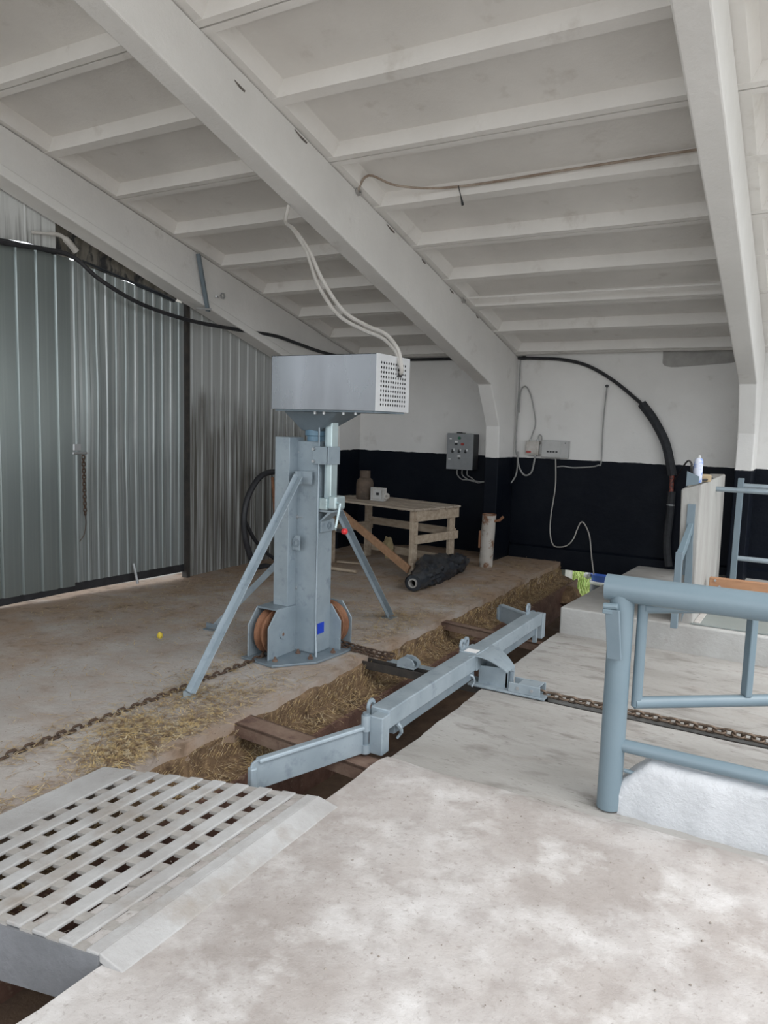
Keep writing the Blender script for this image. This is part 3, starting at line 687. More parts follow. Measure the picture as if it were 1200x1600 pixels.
# perforated end plate: real holes
mb = MB(); NY, NZ = 11, 10; ya, yb_, za, zb_ = HY0+.045, HY1-.045, HZ0+.02, HZ1-.035; cw, ch = (yb_-ya)/NY, (zb_-za)/NZ
x0 = HX1; vs = []; fs = []
for i in range(NY):
    for j in range(NZ):
        cy_, cz_ = ya+(i+.5)*cw, za+(j+.5)*ch; n0 = len(vs)
        for q in ((-1, -1), (0, -1), (1, -1), (1, 0), (1, 1), (0, 1), (-1, 1), (-1, 0)): vs.append((x0, cy_+q[0]*cw/2, cz_+q[1]*ch/2))
        for k in range(8):
            A = math.pi*(-.75+.25*k); vs.append((x0, cy_+.0088*math.cos(A), cz_+.0088*math.sin(A)))
        for k in range(8): fs.append((n0+k, n0+(k+1) % 8, n0+8+(k+1) % 8, n0+8+k))
for a_ in ((HY0, HY1, HZ0-.006, za), (HY0, HY1, zb_, HZ1+.003), (HY0, ya, za, zb_), (yb_, HY1, za, zb_)):
    n0 = len(vs); vs += [(x0, a_[0], a_[2]), (x0, a_[1], a_[2]), (x0, a_[1], a_[3]), (x0, a_[0], a_[3])]; fs.append((n0, n0+1, n0+2, n0+3))
pf = mb.add(vs, fs).build('perforated_panel', perfm, D); s = pf.modifiers.new('solid', 'SOLIDIFY'); s.thickness = .003; s.offset = -1
MB().box(HX0+.05, HX1-.05, HY0+.05, HY1-.05, 1.70, 1.95).build('motor', blackp, D, bevel=.03)
mb = MB(); mb.prism([(4.26, 1.905), (4.315, 1.905), (4.315, 1.955), (4.29, 1.965)], 'x', HX1-.002, HX1+.006); mb.build('cable_entry', blackp, D)
for x in (-2.84, -2.77, -2.62, -2.53): MB().cyl((x, HY0+.05, 1.674), (x, HY0+.05, 1.655), .010, 8).build('hood_bolt', boltm, D)
# power cables from the beam to the hood
def pc(off, nm, lab):
    ox, oz = off
    pts = [(-3.42, 4.50, 3.14), (-3.42, 4.47, 3.02), (-3.30+ox*.2, 4.40, 2.94), (-3.13+ox*.5, 4.33, 2.76+oz*.3), (-3.01+ox, 4.30, 2.53+oz), (-2.84+ox, 4.30, 2.32+oz), (-2.64+ox*.6, 4.30, 2.215+oz), (-2.49+ox*.5, 4.30, 2.155+oz), (-2.385+ox*.5, 4.28, 2.07+oz*.4), (-2.342+ox*.2, 4.27, 1.99), (-2.335, 4.28, 1.945), (-2.352, 4.29, 1.93)]
    MB().tube(spline(pts), .0135, 8).build(nm, cablew, smooth=True, label=lab, cat='cable')
pc((0, 0), 'power_cable', 'white power cable hanging from the roof beam to the hood, lower of two')
pc((.035, .028), 'power_cable', 'white power cable hanging from the roof beam to the hood, upper of two')
# chains
lk = link_mesh('chain_link', chainm, .062, .040, .0078)
lkr = link_mesh('chain_link', chainr, .056, .034, .0068)
C1 = thing('drive_chain', (-3.14, 2.9, 0), 'rusty drive chain on the floor from the left pulley towards the camera', 'chain')
chain(C1, [(-3.13, 3.95, .030), (-3.135, 3.80, .010), (-3.15, 3.2, .004), (-3.16, 2.7, .003), (-3.17, 2.2, .003), (-3.16, 1.5, .003)], lkr, .046, wob=.004)
C2 = thing('drive_chain', (-2.5, 4.41, 0), 'rusty double drive chain between the right pulley and the slide block', 'chain')
chain(C2, [(-2.86, 4.40, .030), (-2.75, 4.405, .020), (-2.5, 4.39, .008), (-2.36, 4.385, .012)], lkr, .046, wob=.003)
chain(C2, [(-2.86, 4.43, .045), (-2.72, 4.435, .024), (-2.5, 4.425, .016), (-2.36, 4.42, .030)], lkr, .046, wob=.003)
C3 = thing('drive_chain', (-.5, 4.35, -.03), 'brown steel chain lying along the slot in the alley floor', 'chain')
chain(C3, [(-1.36, 4.375, -.004), (-1.30, 4.375, -.010), (-.6, 4.375, -.014), (.6, 4.375, -.016)], lk, .048)

# ------------------------------------------------------------------ scraper
S = thing('scraper', (-1.78, 4.35, -.03), 'galvanised manure scraper bar with two folding wings parked over the trench', 'scraper')
XS = -1.79
MB().box(XS-.055, XS+.055, 3.17, 4.30, .085, .185).build('main_bar', galv, S, bevel=.006)
MB().box(XS-.052, XS+.052, 4.46, 5.60, .085, .183).build('main_bar', galv, S, bevel=.006)
MB().box(XS-.06, XS+.06, 4.285, 4.475, .078, .190).build('centre_sleeve', galv, S, bevel=.004)
MB().box(XS-.012, XS+.040, 3.25, 4.29, .030, .085).build('lower_bar', galvd, S)
MB().box(XS-.012, XS+.038, 4.5, 5.5, .030, .085).build('lower_bar', galvd, S)
MB().box(XS-.035, XS+.045, 4.29, 4.36, .1905, .1925).build('white_sticker', whites, S, label='white sticker')
def eye(x, y, z0, name='lifting_eye'):
    mb = MB()
    mb.prism([(y-.034, z0), (y+.034, z0), (y+.034, z0+.03), (y-.034, z0+.03)], 'x', x-.006, x+.006)
    mb.ring((x, y, z0+.055), 'x', .036, .018, .014, 16, 1, 1.15)
    return mb.build(name, galv, S, bevel=.002)
eye(XS-.065, 3.19, .12); eye(XS-.03, 5.50, .17); eye(XS-.065, 4.33, .16); eye(XS-.065, 4.39, .16)
for yy, far in ((3.13, 0), (5.64, 1)):
    hp = MB()
    hp.box(XS-.02, XS+.055, yy-.03, yy+.045, -.03, .165); hpo = hp.build('hinge_post', galv, S, bevel=.005)
    hx = XS-.036; hpy = yy-.036 if not far else yy
    for za, zb2 in ((.085, .165), (-.03, .015)):
        MB().cyl((hx, hpy, za), (hx, hpy, zb2), .024, 14).build('knuckle', galv, hpo, smooth=True)
    MB().cyl((hx, hpy, .01), (hx, hpy, .178), .017, 14).build('hinge_pin', galvd, hpo, smooth=True)
def wing(p0, p1, z0, z1):
    p0, p1 = Vector(p0), Vector(p1); d_ = (p1-p0).normalized(); L = (p1-p0).length; x = Vector((d_.y, -d_.x, 0))
    def q(t, s_, z): v = p0+d_*t+x*s_; return (v.x, v.y, z)
    mb = MB(); pl = [(0, z0), (L-.03, z0), (L-.008, z0+.008), (L, z0+.03), (L, z1-.035), (L-.01, z1-.01), (L-.035, z1), (0, z1)]
    n = len(pl); vs = [q(t, -.006, z) for t, z in pl]+[q(t, .006, z) for t, z in pl]
    mb.add(vs, [tuple(range(n)), tuple(range(n, 2*n))[::-1]]+[(i, (i+1) % n, n+(i+1) % n, n+i) for i in range(n)])
    o = mb.build('wing', galv, S, bevel=.002)
    mb = MB(); mb.hexa([q(0, -.022, z1-.016), q(L-.04, -.022, z1-.016), q(L-.04, .022, z1-.016), q(0, .022, z1-.016)], [q(0, -.018, z1+.004), q(L-.04, -.018, z1+.004), q(L-.04, .018, z1+.004), q(0, .018, z1+.004)]); mb.build('top_flange', galv, o, bevel=.006)
    mb = MB(); mb.hexa([q(L-.03, -.018, z0+.01), q(L+.004, -.018, z0+.01), q(L+.004, .018, z0+.01), q(L-.03, .018, z0+.01)], [q(L-.03, -.018, z1-.03), q(L+.004, -.018, z1-.03), q(L+.004, .018, z1-.03), q(L-.03, .018, z1-.03)]); mb.build('end_flange', galv, o, bevel=.008)
wing((XS-.045, 3.085, 0), (-2.045, 2.47, 0), -.03, .110)
wing((XS-.055, 5.63, 0), (-2.19, 5.84, 0), -.0, .145)
mb = MB(); mb.tube(spline([(XS+.05, 3.26, .085), (XS+.062, 3.275, .06), (XS+.062, 3.285, .03), (XS+.045, 3.275, .0)]), [.013]*7+[.011]*6+[.007]*6, 8); mb.build('hook', galv, S, smooth=True)
mb = MB(); mb.tube(spline([(XS+.03, 4.23, .065), (XS+.048, 4.25, .05), (XS+.055, 4.26, .02), (XS+.045, 4.25, -.015)]), [.010]*7+[.009]*6+[.006]*6, 8); mb.build('hook', galv, S, smooth=True)
mb = MB(); mb.box(XS+.02, XS+.05, 5.48, 5.51, -.03, .09); mb.build('support_post', galv, S)
# centre bracket on the chain slide
ct = MB(); n = 10; near = []; far = []
for k in range(n+1):
    t = k/n; x = XS+.03+.215*t; z = .188-.012*t-.085*t*t
    near.append((x, 4.215+.115*(t**.45), z)); far.append((x, 4.545-.075*t*t, z))
ct.add(near+far, [(i, i+1, n+2+i, n+1+i) for i in range(n)])
o = ct.build('bracket_top', galv, S); s = o.modifiers.new('solid', 'SOLIDIFY'); s.thickness = .008
mb = MB(); mb.prism([(XS+.05, -.02), (XS+.245, -.02), (XS+.245, .085), (XS+.19, .11), (XS+.05, .10)], 'y', 4.34, 4.352); mb.build('bracket_cheek', galv, S, bevel=.002); mb = MB(); mb.prism([(XS+.05, -.02), (XS+.245, -.02), (XS+.245, .085), (XS+.19, .11), (XS+.05, .10)], 'y', 4.445, 4.457); mb.build('bracket_cheek', galv, S, bevel=.002)
mb = MB(); mb.box(XS+.232, XS+.247, 4.34, 4.457, -.02, .09); mb.build('bracket_end', galv, S)
mb = MB(); mb.box(XS+.0, XS+.50, 4.285, 4.425, -.024, -.010); mb.build('slide_plate', galv, S, bevel=.003)
mb = MB(); mb.box(XS+.27, XS+.47, 4.29, 4.30, -.01, .05); mb.box(XS+.27, XS+.47, 4.405, 4.415, -.01, .05); mb.box(XS+.33, XS+.46, 4.30, 4.405, .042, .05); o = mb.build('chain_clamp', galv, S, bevel=.003)
for x in (.33, .42): MB().cyl((XS+x, 4.29, .022), (XS+x, 4.282, .022), .010, 8).build('clamp_bolt', boltm, o)
mb = MB(); mb.cyl((XS+.255, 4.36, -.01), (XS+.262, 4.36, .095), .014, 10); mb.build('pin', galvd, S)

# ------------------------------------------------------------------ foreground railing, gate, curb
RL = thing('railing', (-.65, 3.2, 0), 'grey-blue painted pipe railing at the right foreground', 'railing')
MB().tube([(-.72, 3.2, .945), (2.4, 3.2, .945)], .056, 28).build('top_rail', bluepaint, RL, smooth=True)
MB().tube([(-.652, 3.2, -.02), (-.652, 3.2, .92)], .051, 28).build('post', bluepaint, RL, smooth=True)
MB().tube([(-.62, 3.2, .268), (2.4, 3.2, .268)], .028, 18).build('lower_rail', bluepaint, RL, smooth=True)
MB().tube([(2.2, 3.2, 0), (2.2, 3.2, .92)], .051, 20).build('post', bluepaint, RL, smooth=True)
mb = MB(); mb.cyl((-.60, 3.21, .155), (-.50, 3.22, .145), .009, 8); mb.build('anchor_rod', bluepaint, RL, smooth=True)
mb = MB(); mb.bar((-.675, 3.130, .865), (-.655, 3.135, .655), .010, .062, (-1, .2, 0)); o = mb.build('latch_plate', bluepaint_d, RL, bevel=.003)
mb = MB(); mb.cyl((-.715, 3.14, .875), (-.655, 3.14, .878), .014, 10); mb.box(-.715, -.66, 3.125, 3.165, .845, .865); mb.build('latch_hinge', bluepaint, o, bevel=.003)
g = thing('gate', (-.55, 3.26, .4), 'grey-blue pipe gate swung open behind the foreground railing', 'gate')
ga, gd = Vector((-.572, 3.235, 0)), Vector((.80, .60, 0)).normalized()
def gp(t, z): v = ga+gd*t; return (v.x, v.y, z)
MB().tube([gp(-.01, .455), gp(1.7, .455)], .026, 16).build('lower_bar', bluepaint, g, smooth=True)
MB().tube([gp(0, .87), gp(1.7, .87)], .026, 16).build('upper_bar', bluepaint, g, smooth=True)
MB().tube([gp(0, .44), gp(0, .885)], .022, 14).build('end_bar', bluepaint, g, smooth=True)
for t in (.50, 1.0, 1.5): MB().bar(gp(t, .475), gp(t, .85), .045, .030, (gd.x, gd.y, 0)).build('upright', bluepaint, g, bevel=.005)
# curb: lumpy white painted block
n = 60; m_ = 14; vs = []; mb = MB()
prof = [(0, 0), (0, .06), (.004, .12), (.008, .18), (.012, .205), (.03, .222), (.07, .228), (.11, .228), (.135, .222), (.148, .20), (.15, .15), (.15, .08), (.15, 0), (.15, -.03)]
for i in range(n):
    x = -.615+3.0*(i/(n-1))**1.6
    s_ = min(1, .45+(x+.615)/.12*.55) if x < -.5 else 1
    for k, (dy, z) in enumerate(prof):
        j = .016*nz3(x, dy+z, 1, 9)+.009*nz3(x, dy+z, 5, 25)
        vs.append((x+(.05*(z/.24) if i == 0 else 0), 3.165+dy+j+.03*(1-s_), z*s_+j*.6 if z > 0 else -.06))
mb.add(vs, [(i*m_+k, (i+1)*m_+k, (i+1)*m_+k+1, i*m_+k+1) for i in range(n-1) for k in range(m_-1)]+[tuple(range(m_)), tuple((n-1)*m_+k for k in range(m_))[::-1]])
mb.build('curb', curbm, smooth=True, label='lumpy white painted curb under the foreground railing', cat='curb')

# ------------------------------------------------------------------ rear right: pillar wall, guard, rails
zs = zrear(6.0)
mb = MB(); mb.hexa([(-.805, 5.94, .17), (-.685, 5.94, .17), (-.685, 7.6, .10), (-.805, 7.6, .10)], [(-.84, 5.94, 1.19), (-.70, 5.94, 1.235), (-.70, 7.6, 1.24), (-.84, 7.6, 1.235)])
mb.build('low_wall', pillarm, bevel=.012, label='rough cast concrete stub wall behind the railing', cat='wall')
GU = thing('guard_frame', (-.77, 5.7, .185), 'grey-blue steel guard arm fixed to the front of the concrete stub wall', 'guard')
MB().box(-.812, -.765, 5.70, 5.75, .19, .75).build('upright', bluepaint_d, GU, bevel=.003)
MB().hexa([(-.81, 5.751, .68), (-.765, 5.751, .68), (-.735, 5.93, .86), (-.77, 5.93, .86)], [(-.81, 5.751, .752), (-.765, 5.751, .752), (-.735, 5.93, .95), (-.77, 5.93, .95)]).build('arm', bluepaint, GU, bevel=.003)
MB().box(-.785, -.730, 5.925, 5.938, .55, 1.085).build('wall_plate', bluepaint_d, GU, bevel=.002)
MB().prism([(-.765, .20), (-.71, .45), (-.73, .86), (-.765, .74)], 'y', 5.90, 5.92).build('gusset', bluepaint_d, GU)
B2 = thing('stall_rail', (-.53, 7.4, .12), 'grey-blue steel stall post with galvanised pipes behind the concrete stub wall', 'railing')
MB().box(-.575, -.525, 7.37, 7.43, .12, 1.22).build('post', bluepaint_d, B2, bevel=.004)
MB().tube([(-.72, 6.9, 1.145), (2.4, 6.9, 1.145)], .022, 14).build('pipe', galv, B2, smooth=True)
MB().tube([(-.53, 7.4, 1.155), (2.4, 7.4, 1.155)], .022, 14).build('pipe', galv, B2, smooth=True)
MB().tube([(-.53, 7.4, .50), (2.4, 7.4, .50)], .022, 14).build('pipe', galv, B2, smooth=True)
MB().box(1.9, 1.95, 6.86, 7.43, .12, 1.2).build('post', bluepaint_d, B2)
pk = thing('plank', (.2, 6.5, .16), 'orange-brown wooden plank edge right of the concrete stub wall', 'plank')
MB().box(-.655, 1.9, 6.50, 6.56, .355, .455).build('board', woodo, pk, bevel=.004)
for x, z in ((-.61, .435), (-.575, .39)): MB().lathe([(.010, 0), (.008, .004)], (0, 0, 0), 10) if 0 else MB().cyl((x, 6.50, z), (x, 6.492, z), .009, 10).build('screw_head', boltm, pk)
for x in (-.2, 1.2): MB().box(x, x+.06, 6.51, 6.55, zrear(6.5)-.01, .355).build('foot', woodo, pk)
mb = MB(); mb.hexa([(-.70, 5.93, .1855), (3, 5.93, .1855), (3, 6.49, .163), (-.70, 6.49, .163)], [(-.70, 5.93, .195), (3, 5.93, .195), (3, 6.49, .173), (-.70, 6.49, .173)])
mb.build('rubber_mat', matm, label='grey rubber mat on the raised slab behind the railing', cat='mat')
bs = thing('brick_edging', (-.72, 6.2, .18), 'row of pale bricks along the left edge of the rubber mat', 'bricks')
for k in range(5):
    y = 5.95+k*.105; MB().hexa([(-.682, y, zrear(y)+.01), (-.640, y, zrear(y)+.01), (-.640, y+.095, zrear(y)+.006), (-.682, y+.095, zrear(y)+.006)], [(-.682, y, zrear(y)+.022), (-.640, y, zrear(y)+.020), (-.640, y+.095, zrear(y)+.017), (-.682, y+.095, zrear(y)+.019)]).build('brick', brickm, bs, bevel=.002)
# on top of the stub wall
sc = thing('spray_can', (-.745, 6.03, 1.237), 'white and blue spray can standing on the concrete stub wall', 'spray can')
MB().lathe([(.030, .008), (.033, .014), (.033, .165), (.030, .18), (.018, .192)], (-.745, 6.03, 1.232), 20).build('body', canb, sc, smooth=True)
MB().lathe([(.014, .190), (.014, .205), (.010, .212)], (-.745, 6.03, 1.232), 14).build('cap', plasticw, sc, smooth=True)
o = MB().box(-.075, .075, -.05, .05, 0, .055).build('block', blockm, origin=(0, 0, 0), bevel=.008, label='beige block lying behind the spray can on the stub wall', cat='block'); o.location = (-.76, 6.30, 1.236); o.rotation_euler.z = .3
mb = MB(); mb.hexa([(-.81, 5.955, 1.215), (-.725, 5.955, 1.235), (-.725, 5.965, 1.235), (-.81, 5.965, 1.215)], [(-.81, 5.955, 1.325), (-.725, 5.955, 1.29), (-.725, 5.965, 1.29), (-.81, 5.965, 1.325)])
mb.build('angle_plate', bluepaint_d, label='small grey-blue steel plate on the front of the stub wall top', cat='plate')
MB().tube(spline([(-1.33, 8.9, 1.09), (-1.1, 8.0, 1.32), (-.87, 6.6, 1.36), (-.80, 6.10, 1.335), (-.765, 5.985, 1.275), (-.71, 6.2, 1.255), (-.705, 6.6, 1.25)]), .009, 8).build('thin_cable', blackm, smooth=True, label='thin dark cable running from the black hose to the stub wall', cat='cable')

# ------------------------------------------------------------------ workbench and things around it
WB = thing('workbench', (-4.2, 7.4, 0), 'rough wooden workbench nailed from pallet boards', 'workbench')
ba = R(167); bo = Vector((-3.575, 6.93, 0)); bu = Vector((math.cos(ba), math.sin(ba), 0)); bv = Vector((-bu.y, bu.x, 0))*-1
if bv.y < 0: bv = -bv
def W(u, v, z): p_ = bo+bu*u+bv*v; return (p_.x, p_.y, z)
def wbox(u0, u1, v0, v1, z0, z1, name, m, parent=WB, bev=.004):
    return MB().hexa([W(u0, v0, z0), W(u1, v0, z0), W(u1, v1, z0), W(u0, v1, z0)], [W(u0, v0, z1), W(u1, v0, z1), W(u1, v1, z1), W(u0, v1, z1)]).build(name, m, parent, bevel=bev)
BL, BW, BH = 1.42, .74, .735
for k in range(6):
    v0 = -.02+k*.128; wbox(-.03-.01*(k % 3), BL+.02*(k % 2), v0, v0+.118, BH-.022+.003*(k % 2), BH+.003*(k % 2), 'top_board', woodt)
for u, v in ((.02, 0), (.02, BW-.10), (BL-.12, .02), (BL-.12, BW-.10)):
    wbox(u, u+.04, v, v+.095, -.005 if u < .5 else -.03, BH-.022, 'leg', wood)
for z0, z1 in ((BH-.135, BH-.018), (.36, .45), (.075, .165)):
    wbox(-.012, .02, .0 if z0 < .1 else .03, BW+.02, z0, z1, 'end_board', wood)
wbox(BL-.13, BL-.10, .0, BW, .33, .42, 'end_board', wood)
wbox(.02, BL, BW-.005, BW+.02, .38, .47, 'back_board', wood)
wbox(.02, BL, BW-.005, BW+.02, .06, .15, 'back_board', wood)
MB().bar(W(.03, -.02, .09), W(BL-.10, -.02, BH-.03), .030, .085, (0, 0, 1)).build('diagonal_brace', woodr, WB, bevel=.004)
MB().bar(W(BL-.16, -.0, .36), W(BL+.02, .30, .43), .025, .085).build('short_brace', wood, WB, bevel=.004)
wbox(.25, .33, .1, .6, BH-.045, BH-.022, 'cross_batten', wood); wbox(.75, .83, .1, .6, BH-.045, BH-.022, 'cross_batten', wood)
def blob(c, r, name, m, label, cat, seed=0, fl=1.0, sub=3, parent=None):
    bm = bmesh.new(); bmesh.ops.create_icosphere(bm, subdivisions=sub, radius=1)
    mb = MB(); vs = []
    for v in bm.verts:
        k = 1+.35*noise.noise(v.co*1.8+Vector((seed, 0, 0)))+.18*noise.noise(v.co*5+Vector((seed, 3, 0)))
        vs.append((c[0]+v.co.x*r[0]*k, c[1]+v.co.y*r[1]*k, c[2]+v.co.z*r[2]*k))
    mb.add(vs, [[v.index for v in f.verts] for f in bm.faces]); bm.free()
    return mb.build(name, m, parent, smooth=True, label=label, cat=cat)
p_ = W(.12, .40, BH-.075); blob(p_, (.10, .12, .035), 'foam_lump', foammy, 'lump of yellowish foam hanging under the right end of the workbench top', 'foam', 3)
p_ = W(BL-.45, BW-.06, .10); blob((p_[0], p_[1], .13), (.07, .05, .13), 'foam_lump', foammy, 'lump of yellowish foam at the back foot of the workbench', 'foam', 8)
# canister
cp = W(BL-.40, .30, BH+.003)
cn = thing('canister', cp, 'dirty brown metal canister with a handle collar on the workbench', 'canister')
MB().lathe([(.090, 0), (.098, .012), (.10, .05), (.10, .185), (.088, .225), (.058, .25), (.058, .255)], cp, 24).build('body', canm, cn, smooth=True)
mb = MB(); mb.ring((cp[0], cp[1], cp[2]+.29), 'z', .062, .055, .075, 20); mb.build('collar', canm, cn)
MB().lathe([(.018, .25), (.018, .29), (.026, .295), (.026, .315)], cp, 10).build('valve', rust, cn)
# socket box
sp = W(BL-.64, .26, BH+.003)
sb = thing('socket_box', sp, 'white plastic socket box lying open on the workbench', 'socket box')
def sx(u0, u1, v0, v1, z0, z1, nm, m, bev=.004):
    c = bo+bu*(BL-.64)+bv*.26
    f = lambda u, v, z: tuple(c+Vector((u, 0, 0))*1+Vector((0, v, 0))+Vector((0, 0, BH+.003+z)))
    return MB().hexa([f(u0, v0, z0), f(u1, v0, z0), f(u1, v1, z0), f(u0, v1, z0)], [f(u0, v0, z1), f(u1, v0, z1), f(u1, v1, z1), f(u0, v1, z1)]).build(nm, m, sb, bevel=bev)
sx(-.085, .085, 0.01, .07, 0, .15, 'case', plasticd, .006)
for a_ in ((-.085, .085, -.008, .01, 0, .012), (-.085, .085, -.008, .01, .138, .15), (-.085, -.073, -.008, .01, .012, .138), (.073, .085, -.008, .01, .012, .138)): sx(*a_, 'rim', plasticw, 0)
sx(-.055, .055, .0, .0105, .02, .125, 'insert', plasticw); sx(-.015, .02, -.004, .001, .065, .095, 'socket', blackp, 0)
MB().ring((sp[0]+.11, sp[1]+.02, sp[2]+.06), 'y', .035, .016, .02, 14).build('cable_gland', plasticd, sb)
# black film roll
rl = thing('film_roll', (-3.3, 6.9, 0), 'roll of black plastic film lying on the floor by the workbench', 'film roll')
ra, rb = Vector((-3.27, 6.36, .085)), Vector((-3.36, 7.72, .10))
n = 44; seg = 30; vs = []; mb = MB(); dr = (rb-ra).normalized(); xx = dr.cross(Vector((0, 0, 1))).normalized(); zz = xx.cross(dr)
for i in range(n):
    t = i/(n-1); c = ra.lerp(rb, t); r_ = .078+.035*math.sin(t*math.pi)*(.6+.8*t)
    for k in range(seg):
        A = 2*math.pi*k/seg; q = r_*(1+.16*nz3(t*6, math.cos(A)*1.5, math.sin(A)*1.5, 1.3)*(min(1, t*6)))
        q += min(1, t*5)*.030*nz3(t*9, math.cos(A)*2.2, math.sin(A)*2.2+4, 2.2)+min(1, t*5)*.014*nz3(t*30, math.cos(A)*4, math.sin(A)*4, 1.5)
        q += (.10*max(0, math.cos(A-2.3))**4*math.exp(-((t-.45)/.25)**2))
        z = c.z+math.sin(A)*q
        vs.append((c.x+xx.x*math.cos(A)*q*1.1, c.y+xx.y*math.cos(A)*q*1.1, max(.004, z)))
mb.add(vs, [(i*seg+k, i*seg+(k+1) % seg, (i+1)*seg+(k+1) % seg, (i+1)*seg+k) for i in range(n-1) for k in range(seg)]+[tuple((n-1)*seg+k for k in range(seg))])
mb.build('wrap', film, rl, smooth=True)
cr = ra+dr*.02
MB().ring(cr, 'y', .046, .034, .06, 24).build('core', mat('cardboard_core', (.36, .35, .33), (.26, .25, .24), 10, .8), rl)
MB().ring(cr+Vector((0, .004, 0)), 'y', .082, .047, .03, 24).build('layers', film, rl)
fl_ = MB(); n = 12; vs = []
for i in range(n):
    for k in range(7):
        t = i/(n-1); u = k/6; c = ra.lerp(rb, .25+.75*t)
        vs.append((c.x-.08-.26*u*math.sin(math.pi*(.2+.7*t)), c.y+.05*u, max(.006, .12*(1-u)*(1+.5*nz3(t*5, u*3, 1, 1))+.02+.04*nz3(t*4, u*5, 7, 1.5))))
fl_.add(vs, [(i*7+k, i*7+k+1, (i+1)*7+k+1, (i+1)*7+k) for i in range(n-1) for k in range(6)])
o = fl_.build('loose_flap', film, rl, smooth=True); s = o.modifiers.new('solid', 'SOLIDIFY'); s.thickness = .004
# pipe stub
ps = thing('pipe_stub', (-3.20, 8.05, 0), 'flaking white steel pipe stub standing before the black column', 'pipe')
n = 10; mb = MB(); mb.tube([(-3.205+.018*i/(n-1), 8.06, -.01+.62*i/(n-1)) for i in range(n)], .078, 20)
mb.build('pipe', stubm, ps, smooth=True)
mb = MB(); mb.box(-3.285, -3.262, 8.0, 8.05, .22, .42); mb.build('hinge_lug', rust, ps, bevel=.006)
MB().tube([(-3.12, 8.05, .54), (-3.06, 8.06, .555), (-3.02, 8.07, .60)], .016, 8).build('bent_rod', rust, ps, smooth=True)
MB().ring((-3.187, 8.06, .612), 'z', .08, .06, .012, 20).build('top_rim', rust, ps)
# bits on the floor
MB().tube([(-4.55, 6.78, .02), (-4.16, 6.76, .022)], .019, 8).build('wooden_stick', wood, smooth=True, label='short round wooden stick on the floor behind the drive unit', cat='stick')
blob((-4.05, 3.86, .02), (.022, .018, .028), 'yellow_flower', yellowm, 'small yellow flower head on the floor left of the braces', 'flower', 2, sub=2)
for k, (x, y, r_, l_) in enumerate(((-4.55, 7.28, .09, 'flat scrap board on the floor under the workbench'), (-5.3, 7.1, .11, 'thin batten lying at the foot of the weathered sheet'), (-4.75, 7.05, .06, 'stubby wood offcut on the floor left of the workbench'))):
    o = MB().box(-r_*1.9, r_*1.9, -.035, .035, 0, .018).build('wood_scrap', wood, origin=(0, 0, 0), bevel=.003, label=l_, cat='wood scrap'); o.location = (x, y, zfloor(x, y)+.004); o.rotation_euler.z = .25+k*1.1
# hose coil hanging near the weathered sheet
MB().tube(spline([(-5.40, 7.40, .96), (-5.42, 7.0, 1.02), (-5.44, 6.72, .98), (-5.45, 6.52, .78), (-5.45, 6.44, .52), (-5.44, 6.47, .25), (-5.42, 6.60, -.04), (-5.40, 6.75, -.06), (-5.36, 6.95, -.05), (-5.36, 7.05, .4), (-5.40, 7.1, .9)]), .034, 10).build('hose_coil', blackm, smooth=True, label='black hose loop leaning on the weathered sheet behind the drive unit', cat='hose')
MB().tube(spline([(-5.47, 6.47, .50), (-5.46, 6.62, .28), (-5.44, 6.80, .10), (-5.42, 6.95, .0)]), .022, 8).build('hose_tail', blackm, smooth=True, label='thinner black hose end crossing inside the hose loop', cat='hose')
MB().tube([(-5.5, 7.0, .95), (-5.48, 7.1, .1)], [.018, .024], 8).build('rusty_bar', rust, smooth=True, label='rusty bar leaning behind the drive unit column', cat='bar')

# ------------------------------------------------------------------ things on the back wall
cb = thing('control_cabinet', (-3.92, 8.9, 1.06), 'grey metal control cabinet with coloured buttons on the back wall', 'control cabinet')
MB().box(-4.10, -3.745, 8.82, 8.998, 1.065, 1.515).build('case', mat('cabinet_side', (.10, .105, .11), rough=.5, metal=.3), cb, bevel=.004)
dr_ = MB().box(-4.105, -3.74, 8.805, 8.822, 1.06, 1.52).build('cabinet_door', cabinet, cb, bevel=.004)
def knob(x, z, m, r_=.014, l=.022, nm='button'):
    MB().cyl((x, 8.806, z), (x, 8.806-l, z), r_, 14).build(nm, m, dr_, smooth=True)
def plate_(x, z, w_=.034, h=.022): MB().box(x-w_/2, x+w_/2, 8.8025, 8.8055, z-h/2, z+h/2).build('label_plate', whites, dr_)
knob(-3.93, 1.462, greenp, .018); knob(-3.885, 1.385, redp, .018); knob(-3.975, 1.385, blackp, .016); plate_(-3.975, 1.412, .04, .022)
for x in (-4.02, -3.93, -3.84):
    knob(x, 1.285, blackp, .013); MB().box(x-.004, x+.004, 8.775, 8.806, 1.285, 1.315).build('selector', blackp, dr_); plate_(x+.016, 1.312, .018, .03)
plate_(-3.93, 1.23, .04, .025); knob(-3.925, 1.208, blackp, .012); plate_(-4.055, 1.45, .03, .014); plate_(-4.06, 1.19, .04, .008)
MB().box(-4.0, -3.95, 8.86, 8.93, 1.515, 1.535).build('cable_gland', blackp, cb); MB().box(-3.93, -3.90, 8.86, 8.92, 1.515, 1.528).build('cable_gland', blackp, cb)
for k, x in enumerate((-3.99, -3.92, -3.85)):
    z = .915-.015*k
    MB().tube(spline([(x, 8.90, 1.07), (x, 8.91, .99), (x+.05, 8.94, .93+.012*k), (x+.13, 8.965, z+.01), (-3.60, 8.975, .905+.012*k), (-3.46, 8.98, .90+.012*k)]), .0075, 8).build('cabinet_cable', cableg, smooth=True, group='cables under the control cabinet', cat='cable',
        label=('leftmost grey cable', 'middle grey cable', 'rightmost grey cable')[k]+' hanging below the control cabinet')
jb = thing('junction_box', (-3.0, 8.97, 1.27), 'small dusty junction box beside the white control box', 'junction box')
